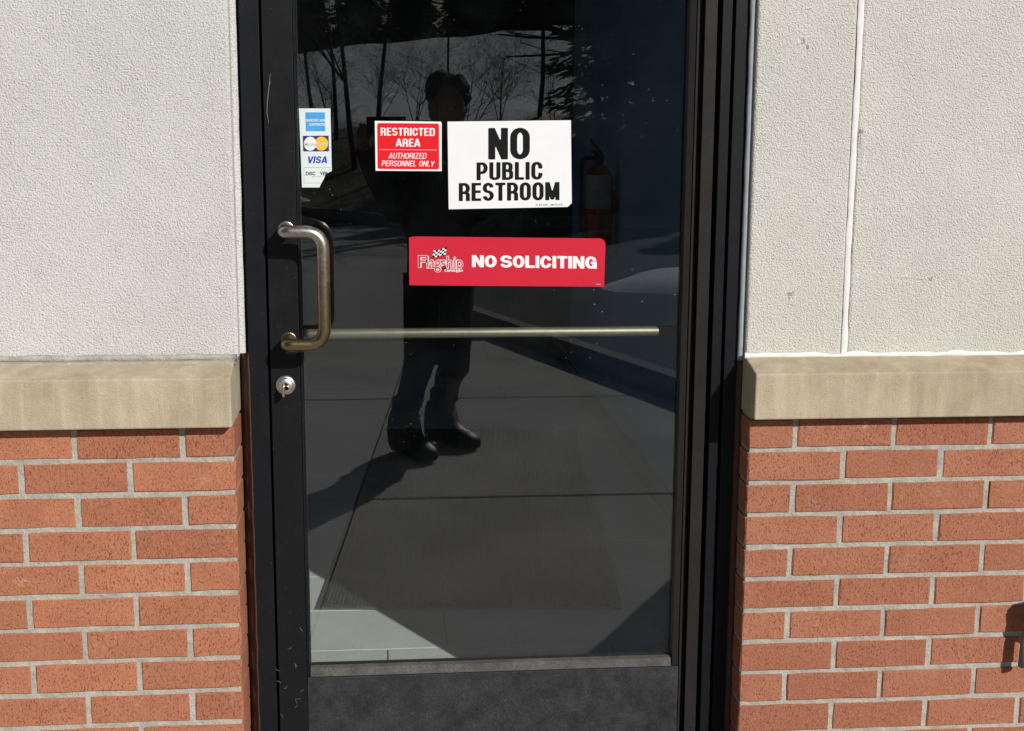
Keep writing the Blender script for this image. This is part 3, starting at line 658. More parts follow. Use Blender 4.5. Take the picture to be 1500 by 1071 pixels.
def wainscot(side):
    rd = random.Random(3+side); mat = 'brick_l' if side < 0 else 'brick_r'
    xc = XL if side < 0 else XR; far = xc+side*2.15; a, b = sorted((xc+side*.0028, far))
    w = box('brick_wainscot', a, b, .0030, .15, .0, Z1+PV-.004, 'mortar', bld, .003)
    x0L = -.80497; x0R = .81063; j = .0052
    for r in range(12):
        zc = Z1+PV*(.5-r); odd = r % 2
        if side < 0:
            js = [x0L+PH*(2 if not odd else 1.5)-PH*i for i in range(11)]
            e = [(js[0]+j, XL)]+[(js[i+1]+j, js[i]-j) for i in range(10)]
        else:
            js = [x0R+PH*(0 if not odd else .5)+PH*i for i in range(11)]
            e = [(XR, js[0]-j)]+[(js[i]+j, js[i+1]-j) for i in range(10)]
        for p, q in e:
            if side < 0 and p < far-.02: continue
            if side > 0 and q > far+.02: continue
            dj = rd.uniform(-.0012, .0012); put_brick(w, round(p, 3), round(q, 3), zc+rd.uniform(-.001, .001), mat, rd)
    # cast stone ledge with a weathered slope
    zb, zf, zt = .834, (.9300 if side < 0 else .9262), (.9555 if side < 0 else .9475)
    prof = [(-.035, zb), (-.035, zf), (SY+.03, zt+.006), (.149, zt+.006), (.149, zb)]
    V, F = prism(prof, 'x', *sorted((xc, far))); V, F = bevel(V, F, .0035, 3)
    # subdivide the long block a little and roughen its arrises
    lg = mk('stone_ledge', V, F, 'stone', bld, loc=Vector((xc, 0, zb)))
    # bedding mortar line under the ledge
    m = box('bed_joint', *sorted((xc+side*.004, far)), .006, .1, zb-.0062, zb-.0005, 'mortar', bld, 0)
    return w
WL, WR = wainscot(-1), wainscot(1)
def stucco(name, x0, x1, z0, z1, mat):
    return box(name, x0, x1, SY, .22, z0, z1, mat, bld, .006, 3)
stucco('stucco_panel', XL-2.15, SL, .952, 2.16, 'stucco_l')
CJ = .919
stucco('stucco_panel', SR, CJ-.0055, .944, 2.16, 'stucco_r')
sp2 = stucco('stucco_panel', CJ+.0055, XR+2.15, .944, 2.16, 'stucco_r')
stucco('stucco_panel', XL-2.15, XR+2.15, 2.163, 3.3, 'stucco_l')
box('backing_wall', XL-2.15, XL+.002, .152, .238, 0, .95, 'ceil', bld, 0)
box('backing_wall', XR-.002, XR+2.15, .152, .238, 0, .942, 'ceil', bld, 0)
box('roof_deck', XL-2.15, XR+2.15, .051, 7., 3.302, 3.42, 'ceil', bld, .01)
def bead(name, pts, wid, hgt, mat, parent, seed=0, jit=.25, seg=6, flat=(0, -1, 0)):
    """hand-tooled sealant: half-round ribbon along pts, width across, standing proud along 'flat'"""
    n = max(2, int(sum((Vector(pts[i+1])-Vector(pts[i])).length for i in range(len(pts)-1))/.012)); P = []
    Ls = [0]
    for i in range(len(pts)-1): Ls.append(Ls[-1]+(Vector(pts[i+1])-Vector(pts[i])).length)
    for k in range(n+1):
        s = Ls[-1]*k/n; i = max(j for j in range(len(pts)-1) if Ls[j] <= s+1e-9); t = (s-Ls[i])/(Ls[i+1]-Ls[i]); P.append(Vector(pts[i]).lerp(Vector(pts[i+1]), t))
    fl_ = Vector(flat).normalized(); V, F = [], []
    for k, p in enumerate(P):
        d = (P[min(k+1, n)]-P[max(k-1, 0)]).normalized(); sd2 = d.cross(fl_).normalized()
        w1 = wid/2*(1+jit*mnoise.noise(Vector((k*.23, seed, 0)))*1.6+jit*.5*mnoise.noise(Vector((k*.9, seed, 4)))); w2 = wid/2*(1+jit*1.6*mnoise.noise(Vector((k*.21, seed, 9)))); hh = hgt*(1+jit*mnoise.noise(Vector((k*.3, seed, 5))))
        for q in range(seg+1):
            a = math.pi*q/seg; x = -math.cos(a); V.append(p+sd2*(x*(w1 if x < 0 else w2))+fl_*(math.sin(a)*hh))
        V.append(p-fl_*.006)
    m = seg+2
    for k in range(n):
        for q in range(m): F.append((k*m+q, k*m+(q+1) % m, (k+1)*m+(q+1) % m, (k+1)*m+q))
    F += [tuple(range(m)), tuple(range((n+1)*m-1, n*m-1, -1))]
    return mk(name, V, F, mat, parent, True, Vector(pts[0]))
bead('sealant_joint', [(CJ, SY+.001, .95), (CJ-.0012, SY+.001, 1.2), (CJ+.0006, SY+.001, 1.5), (CJ, SY+.001, 2.155)], .0125, .0016, 'whitecaulk', bld, 3, .22)
bead('sealant_joint', [(SR-.002, SY-.001, .9485), (SR+.2, SY-.001, .9475), (XR+1.0, SY-.001, .9465), (XR+2.1, SY-.001, .946)], .0125, .004, 'whitecaulk', bld, 8, .6)
bead('mortar_fillet', [(SL-.002, SY-.002, .956), (-.9, SY-.002, .957), (XL-2.1, SY-.002, .957)], .013, .006, 'mortar', bld, 12, .4)
bead('mortar_fillet', [(SL-.001, SY-.016, .9485), (-.9, SY-.016, .949), (XL-2.1, SY-.016, .949)], .011, .0015, 'mortar', bld, 15, .7, flat=(0, -.4, 1))

for i, (u, v, du, dv) in enumerate(((1168, 62, 10, -3), (1183, 66, 1, 26), (1158, 428, 2, 18), (1262, 190, 2, 60), (1180, 12, 6, 2), (1320, 405, 45, 4))):
    p0, p1 = px(u, v, SY), px(u+du, v+dv, SY)
    bead('stucco_patch', [(p0.x, SY, p0.z), ((p0.x+p1.x)/2+.002, SY, (p0.z+p1.z)/2), (p1.x, SY, p1.z)], (.011, .006, .014, .008, .006, .007)[i], .0007, 'stucco_r', bld, 40+i, .6)

# ================================================================== door frame
FY = .09
DT = 2.09
frm = thing('door_frame', 'black aluminium door frame set back between brick and stucco', 'door frame', (.2, .13, 0))
XFL = px(366, 600, FY).x; XG0, XG1 = px(391, 480, FY).x, px(394.6, 480, FY).x
box('jamb', XFL, XG0, FY, .20, .002, DT+.05, 'alu_frame', frm, .0015)
box('door_stop', XG0-.004, XG1+.014, .136, .16, .002, DT, 'rubber', frm, .001)
def rx(x, Y): return px(x, 480, Y).x
jx = [rx(1044, .078), rx(1058, .078), rx(1062, .075), rx(1076.5, .072)]
prof = [(jx[0], .20), (jx[0], .078), (jx[1], .078), (jx[1], .098), (jx[2], .098), (jx[2], .072), (jx[3]+.012, .072), (jx[3]+.012, .20)]
mk('jamb', *bevel(*prism(prof, 'z', .002, DT+.05), .001, 2), 'alu_frame', frm, loc=Vector((jx[0], .1, 0)))
box('head', XG0+.001, jx[0]-.001, FY, .20, DT+.006, DT+.05, 'alu_frame', frm, .0015)
box('threshold', XG0+.001, jx[0]-.001, .06, .21, .0015, .013, 'steel', frm, .004)
V, F = [], []
for k in range(81):
    z = .002+.956*k/80; j1, j2 = .0012*mnoise.noise(Vector((k*.35, 1, 0))), .0016*mnoise.noise(Vector((k*.3, 7, 0)))
    for x, y in ((XL-.003, .131), (XL+.003, .129+j1), (XL+.0085, .120+j1), (XFL-.006, .104+j1), (XFL-.001+j2, .0893), (XFL+.0018+j2, .0888), (XFL+.0018+j2, .0915), (XL-.003, .14)): V.append((x, y, z))
for k in range(80):
    for q in range(8): F.append((k*8+q, k*8+(q+1) % 8, k*8+8+(q+1) % 8, k*8+8+q))
mk('sealant_strip', V, F+[tuple(range(8)), tuple(range(647, 639, -1))], 'browncaulk', frm, True, Vector((XL, .1, 0)))
bead('sealant_strip', [(SL+.004, .086, .958), (SL+.005, .086, 2.1)], .014, .003, 'stucco_l', frm, 22, .1, flat=(.5, -1, 0))
bead('sealant_strip', [(XR-.004, .0685, .002), (XR-.0045, .0685, .5), (XR-.004, .0685, .935)], .015, .004, 'browncaulk', frm, 23, .15, flat=(-.5, -1, 0))
bead('sealant_strip', [(SR-.006, .066, .937), (SR-.005, .066, 1.4), (SR-.006, .066, 2.1)], .013, .005, 'greycaulk', frm, 24, .12, flat=(-.4, -1, 0))

# ================================================================== door leaf
door = thing('glass_door', 'black framed glass door with bronze pull handle and notices', 'door', (.2, .115, .014))
GX0, GX1, GZ0, GZ1 = px(444, 480, GY).x, px(993, 500, GY).x, .2915, 1.99
SXL1 = px(434.5, 300, FY).x                   # left stile / bead border
HZ = px(720, 985, FY).z                       # top of the bottom rail
box('stile', XG1, SXL1-.0006, FY, .134, .016, DT, 'alu', door, .0012)
rs0, rs1 = rx(1008.6, FY), rx(1012, FY)
h0, h1 = rx(1019.5, .086), rx(1037, .086)
prof = [(rs0, .134), (rs0, FY), (rs1, FY), (rs1, .112), (h0, .112), (h0, .086), (h1, .086), (h1, .12), (jx[0]-.0015, .12), (jx[0]-.0015, .134)]
mk('stile', *bevel(*prism(prof, 'z', .016, DT), .0008, 2), 'alu_hinge', door, loc=Vector((rs0, .1, .016)))
box('bottom_rail', SXL1, rs0-.0008, FY+.0005, .134, .016, HZ, 'alu_rail', door, .0012)
box('top_rail', SXL1, rs0-.0008, FY+.0005, .134, 2.015, DT, 'alu', door, .0012)
# glazing beads: sloped strips between stile face and glass
gl0 = GY-.003
def vbead(xa, xb):                            # xa at the stile, xb at the glass
    V, F = prism([(xa, FY+.002), (xb+(xa-xb)*.15, FY+.006), (xb, gl0-.0008), (xa, gl0-.0008)], 'z', HZ+.0008, 2.0142)
    bm_V, bm_F = bevel(V, F, .0007, 2); mk('glazing_bead', bm_V, bm_F, 'alu' if xa < 0 else 'alu_hinge', door, loc=Vector(((xa+xb)/2, FY, HZ)))
vbead(SXL1+.0004, GX0); vbead(rs0-.0016, GX1)
V, F = prism([(FY+.002, HZ+.0012), (FY+.007, GZ0-.002), (gl0-.0008, GZ0), (gl0-.0008, HZ+.0012)], 'x', GX0+.0008, GX1-.0008); mk('glazing_bead', *bevel(V, F, .0007, 2), 'sill', door, loc=Vector((.2, FY, HZ)))
V, F = prism([(FY+.002, 2.0142), (FY+.007, GZ1+.002), (gl0-.0008, GZ1), (gl0-.0008, 2.0142)], 'x', GX0+.0008, GX1-.0008); mk('glazing_bead', *bevel(V, F, .0007, 2), 'alu', door, loc=Vector((.2, FY, 2.01)))
gsk = []
for a in ((GX0-.012, GX0+.0015, GZ0-.012, GZ1+.012), (GX1-.0015, GX1+.012, GZ0-.012, GZ1+.012), (GX0+.002, GX1-.002, GZ0-.012, GZ0+.0015), (GX0+.002, GX1-.002, GZ1-.0015, GZ1+.012)):
    gsk.append((bxv(a[0], a[1], GY+.0036, GY+.008, a[2], a[3]), BF))
mk('gasket', *join(*gsk), 'rubber', door, loc=Vector((.2, GY, .3)))
glass = box('glass_pane', GX0-.012, GX1+.012, gl0, GY+.003, GZ0-.012, GZ1+.012, 'glass', door, 0)
# inner face of the stiles behind the glass
# offset pull handle
pt, pb = px(411, 340, .024), px(419, 506, .024); g = px(474.5, 430, .024); hy = .024
zt_, zb_ = pt.z, pb.z; xm_ = (pt.x+pb.x)/2+.003
path = fillet([(xm_, FY-.001, zt_), (xm_, hy, zt_), (g.x, hy, zt_), (g.x, hy, zb_), (xm_, hy, zb_), (xm_, FY-.001, zb_)], [0, .016, .055, .055, .016, 0], 12)
hd = mk('pull_handle', *tube(path, .0125, 24), 'bronze', door, True, Vector((xm_, FY, zb_)))
for z in (zt_, zb_): mk('handle_rose', *lathe([(.0145, -.003), (.0155, -.0025), (.0155, -.0004)], (xm_, FY, z), 'y', 24), 'bronze', hd, False)
# lock cylinder with its key
lc = px(418, 565, .082)
lk = mk('lock_cylinder', *lathe([(.006, -.0125), (.0135, -.0125), (.0142, -.0118), (.0142, -.0075), (.0172, -.0072), (.0196, -.005), (.0200, -.0005)], (lc.x, FY, lc.z), 'y', 32), 'steel', door, True, Vector((lc.x, FY, lc.z)))
mk('keyway', *lathe([(.0035, -.0136), (.0052, -.0134), (.0056, -.0126)], (lc.x+.003, FY, lc.z-.004), 'y', 16), 'brass', lk, True)
V, F = bevel(bxv(lc.x-.0050, lc.x+.0002, FY-.034, FY-.0137, lc.z-.0185, lc.z+.0045), BF, .002, 2); mk('key', V, F, 'key', lk)
# push bar on the room side
b0, b1 = px(447, 487, .165), px(966, 487.5, .165); bz = b0.z+(b1.z-b0.z)*.5
bar = mk('push_bar', *tube([(GX0+.002, .165, bz), (GX0+.01, .165, bz), (b1.x-.004, .165, bz), (b1.x, .165, bz)], [.009, .0105, .0105, .009], 20), 'bar', door, True, Vector((.2, .165, bz)))
box('bar_bracket', b1.x+.0005, GX1+.02, .155, .178, bz-.0105, bz+.0105, 'sill', bar, .002)
box('bar_bracket', GX0-.03, GX0+.0015, .136, .178, bz-.011, bz+.011, 'rubber', bar, .002)
for pxs, r_ in (([(396, 108), (394, 128), (391.5, 150), (391, 165), (393.5, 181)], .0005), ([(396, 118), (395, 124)], .0008), ([(444, 150), (438, 158)], .0003)):
    mk('scratch', *tube([px(x, y, FY-.0002) for x, y in pxs], [r_*.4]+[r_]*(len(pxs)-2)+[r_*.4], 5), 'grey', door, False, px(*pxs[0], FY))
rnd = random.Random(4)
for k in range(14):                            # chipped paint near the lower lock edge and on the rail
    cx, cy = (rnd.uniform(402, 440), rnd.gauss(1010, 45)) if k < 16 else (rnd.uniform(450, 985), rnd.uniform(1000, 1068))
    if cy > 1069: continue
    q = [px(cx, cy, FY-.0002)]; a = rnd.uniform(-.6, .6)+(1.2 if rnd.random() < .3 else 0)
    for j in range(3): a += rnd.uniform(-.5, .5); cx += 2.6*math.cos(a); cy += 2.6*math.sin(a); q.append(px(cx, cy, FY-.0002))
    mk('scratch', *tube(q, [.0001, .00028, .00026, .0001], 4), 'grey', door, False, q[0])

# ================================================================== notices on the glass
SYF = gl0-.0006
def L(i): return SYF-.00018*i
# white notice
s1 = flat_sheet('paper_notice', [(655.5, 178.2), (836.3, 176.2), (837.6, 297.5), (831.5, 303.2), (657.3, 306.6)], SYF, .0004, 'white')
tag(s1, 'white rectangular notice reading NO PUBLIC RESTROOM in black capitals', 'notice')
K = dict(wd=.40, s=.148, k=1.55, gap=.085)
lettering('lettering', 'NO', (715.2, 776.2, 187.6, 233.8), L(1), 'black', s1, wd=.42, s=.15, k=1.5, gap=.07, tilt=-.5)
lettering('lettering', 'PUBLIC', (698, 794.6, 238, 264.2), L(1), 'black', s1, **K, tilt=-1)
lettering('lettering', 'RESTROOM', (672, 819.6, 268.2, 294.8), L(1), 'black', s1, **K, tilt=-1.5)
type_lettering('small_print', '8 2 8 01 SIGN  •  888-974-24 81', (785, 824, 299.2, 301.6), L(1), 'black', s1, .01, tilt=-.6)
# red notice
s2 = flat_sheet('paper_notice', [(549, 177.2), (645.5, 178.2), (647, 180), (647, 250.8), (550.2, 250.2)], SYF, .0004, 'white')
tag(s2, 'small red and white sign reading RESTRICTED AREA authorized personnel only', 'notice')
rr = []
for (cx, cy, a0) in ((555.5, 183.3, 180), (640, 184, 270), (640.3, 245.2, 0), (556, 244.6, 90)):
    for k in range(6): a = R(a0+18*k); rr.append((cx+3*math.cos(a), cy+3*math.sin(a)))
rp = flat_sheet('red_panel', rr, L(1), .00014, 'red', s2)
K2 = dict(wd=.42, s=.14, k=1.4, gap=.085)
lettering('lettering', 'RESTRICTED', (557.6, 637, 187, 198.6), L(2), 'white', s2, **K2, tilt=.7)
lettering('lettering', 'AREA', (580, 615.4, 203.2, 214.8), L(2), 'white', s2, **K2, tilt=.3)
lettering('lettering', 'AUTHORIZED', (569, 625.5, 223.9, 232.4), L(2), 'white', s2, wd=.46, s=.105, k=1.25, gap=.1, shear=.2, tilt=.4)
lettering('lettering', 'PERSONNEL ONLY', (558.8, 637, 235.2, 243.4), L(2), 'white', s2, wd=.46, s=.105, k=1.25, gap=.1, shear=.2, tilt=.6)
flat_sheet('ruled_line', [(556, 218.9), (639.5, 219.5), (639.5, 220.1), (556, 219.5)], L(2), .00012, 'pink', s2)
# crimson notice
s3 = flat_sheet('paper_notice', [(599.2, 348), (608, 346.4), (880, 349.4), (884, 351.5), (887, 356.5), (885, 420.3), (599.6, 418)], SYF, .0004, 'crimson')
tag(s3, 'long crimson sticker reading NO SOLICITING beside a checkered flag logo', 'sticker')
KS = dict(wd=.62, s=.20, k=1.45, gap=.06)
lettering('lettering', 'NO', (691.3, 727.4, 373.7, 391.3), L(1), 'white', s3, **KS, tilt=.5)
lettering('lettering', 'SOLICITING', (733, 874.2, 374, 392), L(1), 'white', s3, **KS, tilt=1.8)
for lay, mat, gr, off in ((1, 'black', 1.3, .085), (2, 'pink', .8, .06), (3, 'crimson', 0, -.006)):
    type_lettering('logo_lettering', 'F', (612.8, 624.5, 374.5, 391.8), L(lay), mat, s3, off, grow=gr)
    type_lettering('logo_lettering', 'lagship', (625, 678, 375.5, 398.4), L(lay), mat, s3, off, grow=gr)
lettering('logo_small_lettering', 'CARWASH', (650.8, 677.8, 394.8, 398.2), L(4), 'white', s3, wd=.7, s=.2, k=1.3, gap=.1)
fp = lambda u, v: (633.5+19.5*u+1.5*(1-v), 366.5+10*v-2.6*u+1.1*math.sin(u*5.5))
flag = flat_sheet('logo_flag', [fp(i/8, -.06) for i in range(9)]+[fp(i/8, 1.06) for i in range(8, -1, -1)], L(1), .00012, 'black', s3)
for i in range(6):
    for j in range(4):
        if (i+j) % 2: continue
        a, b, c_, d_ = i/6, (i+1)/6, j/4, (j+1)/4
        flat_sheet('flag_check', [fp(a, c_), fp((a+b)/2, c_), fp(b, c_), fp(b, d_), fp((a+b)/2, d_), fp(a, d_)], L(2), .0001, 'white', flag)
flat_sheet('small_print', [(873, 416), (880, 416.1), (880, 416.7), (873, 416.6)], L(1), .0001, 'pink', s3)
# payment card sticker, lower right corner torn off
zp = lambda x, y: (420+x/6.25, 140+y/6.25)
s4 = flat_sheet('card_sticker', [zp(112, 118), zp(400, 118), zp(413, 690), zp(385, 705), zp(355, 722), zp(338, 768), zp(312, 812), zp(300, 842), zp(140, 842)], SYF, .0004, 'card')
tag(s4, 'narrow pale sticker of payment card logos with a torn lower corner', 'sticker')
flat_sheet('blue_card_panel', [zp(170, 154), zp(349, 154), zp(353, 327), zp(175, 327)], L(1), .00012, 'blue', s4)
KA_ = dict(wd=.6, s=.13, k=1.1, gap=.12)
lettering('card_lettering', 'AMERICAN', tuple(np.array((448.2, 475.6, 174.4, 178.2))), L(2), 'white', s4, **KA_)
E_ = dict(wd=.6, s=.13, k=1.1, gap=.1)
type_lettering('card_lettering', 'EXPRESS', (453.5, 476, 180.4, 184.2), L(2), 'white', s4, .01)
flat_sheet('navy_card_panel', [zp(147, 369), zp(384, 367), zp(387, 511), zp(151, 512)], L(1), .00012, 'navy', s4)
def disc(cx, cy, rx_, ry_, n=28): return [(cx+rx_*math.cos(2*math.pi*k/n), cy+ry_*math.sin(2*math.pi*k/n)) for k in range(n)]
flat_sheet('amber_disc', [zp(*q) for q in disc(318, 440, 62, 64)], L(2), .00012, 'yellow', s4)
flat_sheet('pale_disc', [zp(*q) for q in disc(215, 441, 58, 64)], L(3), .00012, 'white', s4)
type_lettering('card_lettering', 'MasterCard', (446, 479.5, 208, 214), L(4), 'grey', s4, .02)
type_lettering('card_lettering', 'MasterCard', (445.7, 479.2, 207.7, 213.7), L(5), 'white', s4, .0)
lettering('card_lettering', 'VISA', (449.8, 480.6, 229, 239.2), L(1), 'visa', s4, wd=.62, s=.2, k=1.15, gap=.08, shear=.18)
for a in ((158, 657, 390, 660), (158, 800, 312, 803), (157, 661, 160, 799), (388, 661, 391, 700)):
    flat_sheet('ruled_line', [zp(a[0], a[1]), zp(a[2], a[1]), zp(a[2], a[3]), zp(a[0], a[3])], L(1), .0001, 'grey', s4)
type_lettering('card_lettering', 'DISC', (448, 462, 251.6, 256.9), L(1), 'black', s4, .025)
type_lettering('card_lettering', 'VER', (468.5, 480.5, 251.6, 256.9), L(1), 'black', s4, .025)
type_lettering('card_lettering', 'NETWORK', (457, 472, 258.2, 259.8), L(1), 'grey', s4, .0)

# ================================================================== wall tap at the right edge of the picture
tp = thing('wall_tap', 'blue grey garden tap on the brick at the right edge', 'tap', (1.365, 0, .36))
mk('flange', *lathe([(.028, -.002), (.03, -.006), (.018, -.012)], (1.365, 0, .41), 'y', 20), 'bluegrey', tp, True)
mk('body', *tube([(1.365, -.008, .41), (1.365, -.05, .41), (1.385, -.097, .45)], [.013, .015, .012], 14), 'bluegrey', tp, True)
mk('spout', *tube(fillet([(1.365, -.045, .405), (1.335, -.035, .402), (1.309, -.032, .375), (1.307, -.032, .300)], .03), .0105, 14), 'bluegrey', tp, True)
hv = []
for k in range(30):
    a = 2*math.pi*k/30; hv.append(Vector((1.385+.048*(1+.1*math.cos(5*a))*math.cos(a), -.098, .452+.048*(1+.1*math.cos(5*a))*math.sin(a))))
V = hv+[v+Vector((0, -.010, 0)) for v in hv]
mk('hand_wheel', V, [tuple(range(30)), tuple(range(59, 29, -1))]+[(i, i+30, (i+1) % 30+30, (i+1) % 30) for i in range(30)], 'bluegrey', tp)
# litter bin standing out on the pavement; its shade falls by the hinge side of the door
bn = thing('litter_bin', 'dark green round litter bin on the pavement right of the door', 'bin', (1.56, GY-2.02, 0))
c = Vector((1.56, GY-2.02, 0))
mk('drum', *lathe([(.20, .002), (.215, .02), (.235, .90), (.24, .905)], c, seg=32), 'bin', bn, True, c)
mk('lid', *lathe([(.25, .908), (.252, .94), (.22, 1.0), (.12, 1.04), (.02, 1.05)], c, seg=32), 'base', bn, True, c)
for k in range(12):
    a = k*math.pi/6; mk('rib', *tube([c+Vector((.218*math.cos(a), .218*math.sin(a), .03)), c+Vector((.238*math.cos(a), .238*math.sin(a), .89))], .008, 6), 'bin', bn, False, c)

# ================================================================== the photographer, mirrored in the glass
PX, PY = .215, GY-3.02
def ell(c, r, rot=None, seg=14, rings=9):
    V, F = [], []
    for j in range(rings+1):
        th = math.pi*j/rings
        for k in range(seg):
            a = 2*math.pi*k/seg; v = Vector((r[0]*math.sin(th)*math.cos(a), r[1]*math.sin(th)*math.sin(a), r[2]*math.cos(th)))
            if rot: v = Matrix.Rotation(rot, 3, 'Z') @ v
            V.append(Vector(c)+v)
    for j in range(rings):
        for k in range(seg): F.append((j*seg+k, j*seg+(k+1) % seg, (j+1)*seg+(k+1) % seg, (j+1)*seg+k))
    return V, F
def P(x, y, z): return Vector((PX+x, PY+y, z))
TW = R(-28)                                   # body turned towards +X
def Q(s, f, z):                               # s = to the person's right, f = forward
    fx, fy = math.sin(-TW), math.cos(TW); return Vector((PX+s*fy+f*fx, PY-s*fx+f*fy, z))
head = Vector((.25, PY+.05, 1.455))
parts = [ell(head, (.072, .088, .105), TW), ell(head+Vector((.0, .02, -.06)), (.055, .066, .062), TW)]
def HF(s, f, z): fx, fy = math.sin(-TW), math.cos(TW); return head+Vector((s*fy+f*fx, -s*fx+f*fy, z))
parts += [ell(HF(0, .088, -.022), (.012, .018, .022), TW, 10, 6), ell(HF(0, .078, -.062), (.024, .014, .011), TW, 10, 6), ell(HF(-.075, 0, -.01), (.010, .02, .032), TW, 10, 6), ell(HF(.075, 0, -.01), (.010, .02, .032), TW, 10, 6)]
parts += [tube([Q(0, .0, 1.22), head+Vector((0, -.01, -.08))], [.062, .05], 12), ell(Q(0, 0, 1.08), (.135, .085, .20), TW), ell(Q(0, 0, .85), (.115, .085, .20), TW)]
fL, fR = Vector((.070, GY-2.96, 0)), Vector((.238, GY-3.15, 0))
hipL, hipR = Q(-.08, 0, .78), Q(.08, 0, .78)
for hip, ft in ((hipL, fL), (hipR, fR)):
    kn = hip.lerp(ft, .48)+Vector((.02, .03, .42-hip.lerp(ft, .48).z)); parts.append(tube([hip, kn, ft+Vector((0, 0, .09))], [.068, .044, .034], 12)); parts.append(ell(kn, (.044, .044, .05)))
    parts.append(tube([ft+Vector((-.03, -.02, .05)), ft+Vector((.12, .07, .04))], [.04, .032], 10))
# arms up to the phone
phc = CAM-_f*.016
phoneL, phoneR = phc-_r*.078-_u*.01, phc+_r*.078-_u*.01
shL, shR = Q(-.15, .0, 1.21), Q(.15, 0, 1.21)
elL, elR = Vector((.045, PY+.06, 1.02)), Vector((.36, PY+.17, 1.03))
wrL, wrR = phoneL-_f*.075-_u*.085-_r*.012, phoneR-_f*.075-_u*.085+_r*.012
for sh, el, wr in ((shL, elL, wrL), (shR, elR, wrR)):
    parts += [tube([sh, el, wr], [.05, .038, .026], 12), ell(sh, (.055, .055, .055)), ell(el, (.04, .04, .04))]
for side, phn, wr in ((-1, phoneL, wrL), (1, phoneR, wrR)):
    pc = phn-_f*.03-_u*.045+_r*side*.006
    parts += [tube([wr, pc], [.025, .032], 10), ell(pc, (.03, .03, .036))]
    for i, (dz, ln) in enumerate(((.030, 1.), (.012, 1.08), (-.006, 1.), (-.022, .84))):   # four fingers wrap to the front edge
        a = pc+_u*(dz+.008); parts.append(tube([a, a+_r*side*.016+_f*.022*ln, a+_r*side*.010+_f*.042*ln, a-_r*side*.010+_f*.049*ln], [.009, .0085, .008, .0065], 8))
    t0 = pc-_u*.01; parts.append(tube([t0, t0-_r*side*.022-_f*.004+_u*.018, t0-_r*side*.03+_f*.006+_u*.042], [.011, .0095, .0075], 8))
V, F = join(*parts)
body = mk('person', V, F, 'skin', None, True, Vector((PX, PY, 0)))
rm = body.modifiers.new('skin_surface', 'REMESH'); rm.mode = 'VOXEL'; rm.voxel_size = .006; rm.use_smooth_shade = True
sm = body.modifiers.new('soft', 'SMOOTH'); sm.factor = .5; sm.iterations = 2
tag(body, 'person in a dark knee-length coat and boots photographing the door, mirrored in its glass', 'person')
def loft(rings, seg=20, wob=0, seed=0):
    V, F = [], []
    for j, (c, a, b) in enumerate(rings):
        for k in range(seg):
            t = 2*math.pi*k/seg; w = 1+wob*mnoise.noise(Vector((math.cos(t)*1.6, math.sin(t)*1.6, j*.55+seed)))
            v = Matrix.Rotation(TW, 3, 'Z') @ Vector((a*math.cos(t)*w, b*math.sin(t)*w, 0)); V.append(Vector(c)+v)
    for j in range(len(rings)-1):
        for k in range(seg): F.append((j*seg+k, j*seg+(k+1) % seg, (j+1)*seg+(k+1) % seg, (j+1)*seg+k))
    F += [tuple(range(seg-1, -1, -1)), tuple(range((len(rings)-1)*seg, len(rings)*seg))]
    return V, F
coat = [loft([(Q(0, .0, .47), .150, .125), (Q(0, .0, .55), .148, .124), (Q(0, 0, .72), .142, .120), (Q(0, 0, .90), .145, .12), (Q(0, 0, 1.05), .17, .130), (Q(0, 0, 1.17), .178, .118), (Q(0, 0, 1.245), .15, .095), (Q(0, .01, 1.29), .082, .078), (Q(0, .02, 1.335), .07, .07)], 24, .09)]
for sh, el, wr in ((shL, elL, wrL), (shR, elR, wrR)):
    m1 = sh.lerp(el, .5); m2 = el.lerp(wr, .5); w1 = el.lerp(wr, .9)
    coat.append(tube(fillet([sh+Vector((0, 0, .02)), m1, el, m2, w1], .05, 4), [.078]+[.068]*5+[.062]*5+[.056]*5+[.046], 14))
mk('coat', *join(*coat), 'coat', body, True, Vector((PX, PY, .47)))
tr = [loft([(Q(0, 0, .50), .135, .112), (Q(0, 0, .44), .142, .114), (Q(0, 0, .40), .130, .10)], 20, .12, 5)]
for hip, ft in ((hipL, fL), (hipR, fR)):
    kn = hip.lerp(ft, .48)+Vector((.02, .03, .42-hip.lerp(ft, .48).z)); an = ft+Vector((0, 0, .20)); sh_ = kn.lerp(an, .5)
    P_ = [hip, kn, kn.lerp(sh_, .6), sh_, sh_.lerp(an, .6), an+Vector((0, 0, .03)), an+Vector((0, 0, .012)), an]
    v_, f_ = tube(P_, [.084, .068, .060, .058, .054, .058, .066, .054], 18)
    v_ = [v+(v-Vector((ft.x, ft.y, v.z)))*.34*mnoise.noise(v*17) for v in v_]; tr.append((v_, f_))
mk('trousers', *join(*tr), 'trouser', body, True, Vector((PX, PY, .2)))
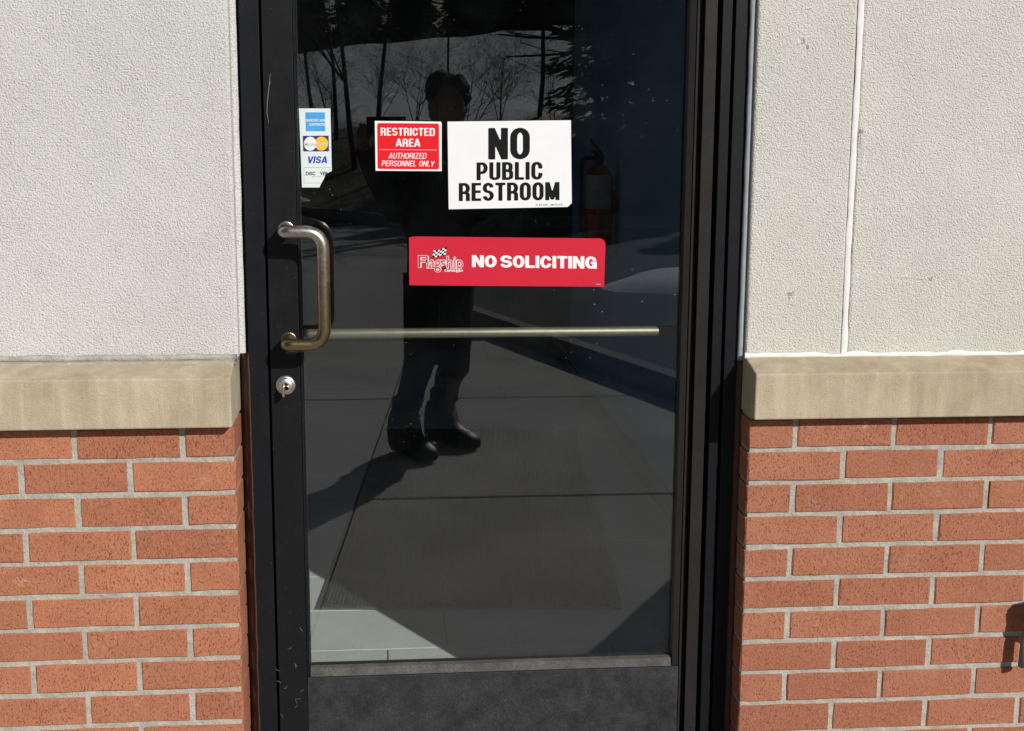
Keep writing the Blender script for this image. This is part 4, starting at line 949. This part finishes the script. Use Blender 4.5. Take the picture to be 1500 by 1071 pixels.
for ft, dv in ((fL, Vector((.55, .8, 0))), (fR, Vector((.72, .65, 0)))):
    d = dv.normalized(); n = Vector((-d.y, d.x, 0)); sec = []
    for (f, w, z0, z1) in ((-.085, .030, .004, .16), (-.07, .046, .002, .20), (-.02, .052, .002, .205), (.03, .050, .002, .20), (.05, .048, .002, .125), (.09, .050, .002, .088), (.13, .050, .003, .075), (.165, .040, .005, .058), (.18, .022, .010, .04)):
        ring = []
        for k in range(12):
            a = 2*math.pi*k/12; ring.append(ft+d*f*1.05+n*(1.1*w*math.cos(a)*(abs(math.cos(a))**-.3 if abs(math.cos(a)) > .01 else 1))+Vector((0, 0, (z0+z1)/2+(z1-z0)/2*math.sin(a))))
        sec.append(ring)
    V = [v for r in sec for v in r]; F = [(j*12+k, j*12+(k+1) % 12, (j+1)*12+(k+1) % 12, (j+1)*12+k) for j in range(len(sec)-1) for k in range(12)]+[tuple(range(12)), tuple(range(len(V)-12, len(V)))]
    mk('boot', V, F, 'boot', body, True, ft)
for z in (.085, .115, .145, .175):
    mk('boot_stripe', *tube([fL+Vector((.052*math.cos(a)+.005, .058*math.sin(a)+.004, z)) for a in np.linspace(.2, 2.0, 9)], .0065, 6), 'sock', body, True, fL)
hp = [ell(head+Vector((.006, -.03, .085)), (.062, .065, .062)), ell(head+Vector((-.032, -.02, .082)), (.058, .062, .082)), ell(head+Vector((.045, -.022, .075)), (.05, .06, .068)), ell(head+Vector((0, -.035, .02)), (.082, .085, .098))]
hv_, hf_ = join(*hp)
hv_ = [v+(v-head).normalized()*.022*mnoise.noise(v*55) for v in hv_]
mk('hair', hv_, hf_, 'hair', body, True, head)
eyes = join(*[ell(HF(s, .078, .005), (.011, .009, .007), TW, 8, 6) for s in (-.03, .03)]); mk('eyes', *eyes, 'grey', body, True, head)
ph = mk('mobile_phone', *bevel([phc+_r*a+_u*b-_f*(c_) for c_ in (.0, .008) for a, b in ((-.078, -.062), (.078, -.062), (.078, .014), (-.078, .014))], [(0, 1, 2, 3), (7, 6, 5, 4), (0, 4, 5, 1), (1, 5, 6, 2), (2, 6, 7, 3), (3, 7, 4, 0)], .0025, 2), 'phone', None, False, phc)
tag(ph, 'black phone held up in both hands, hidden behind the red sign in the reflection', 'phone')
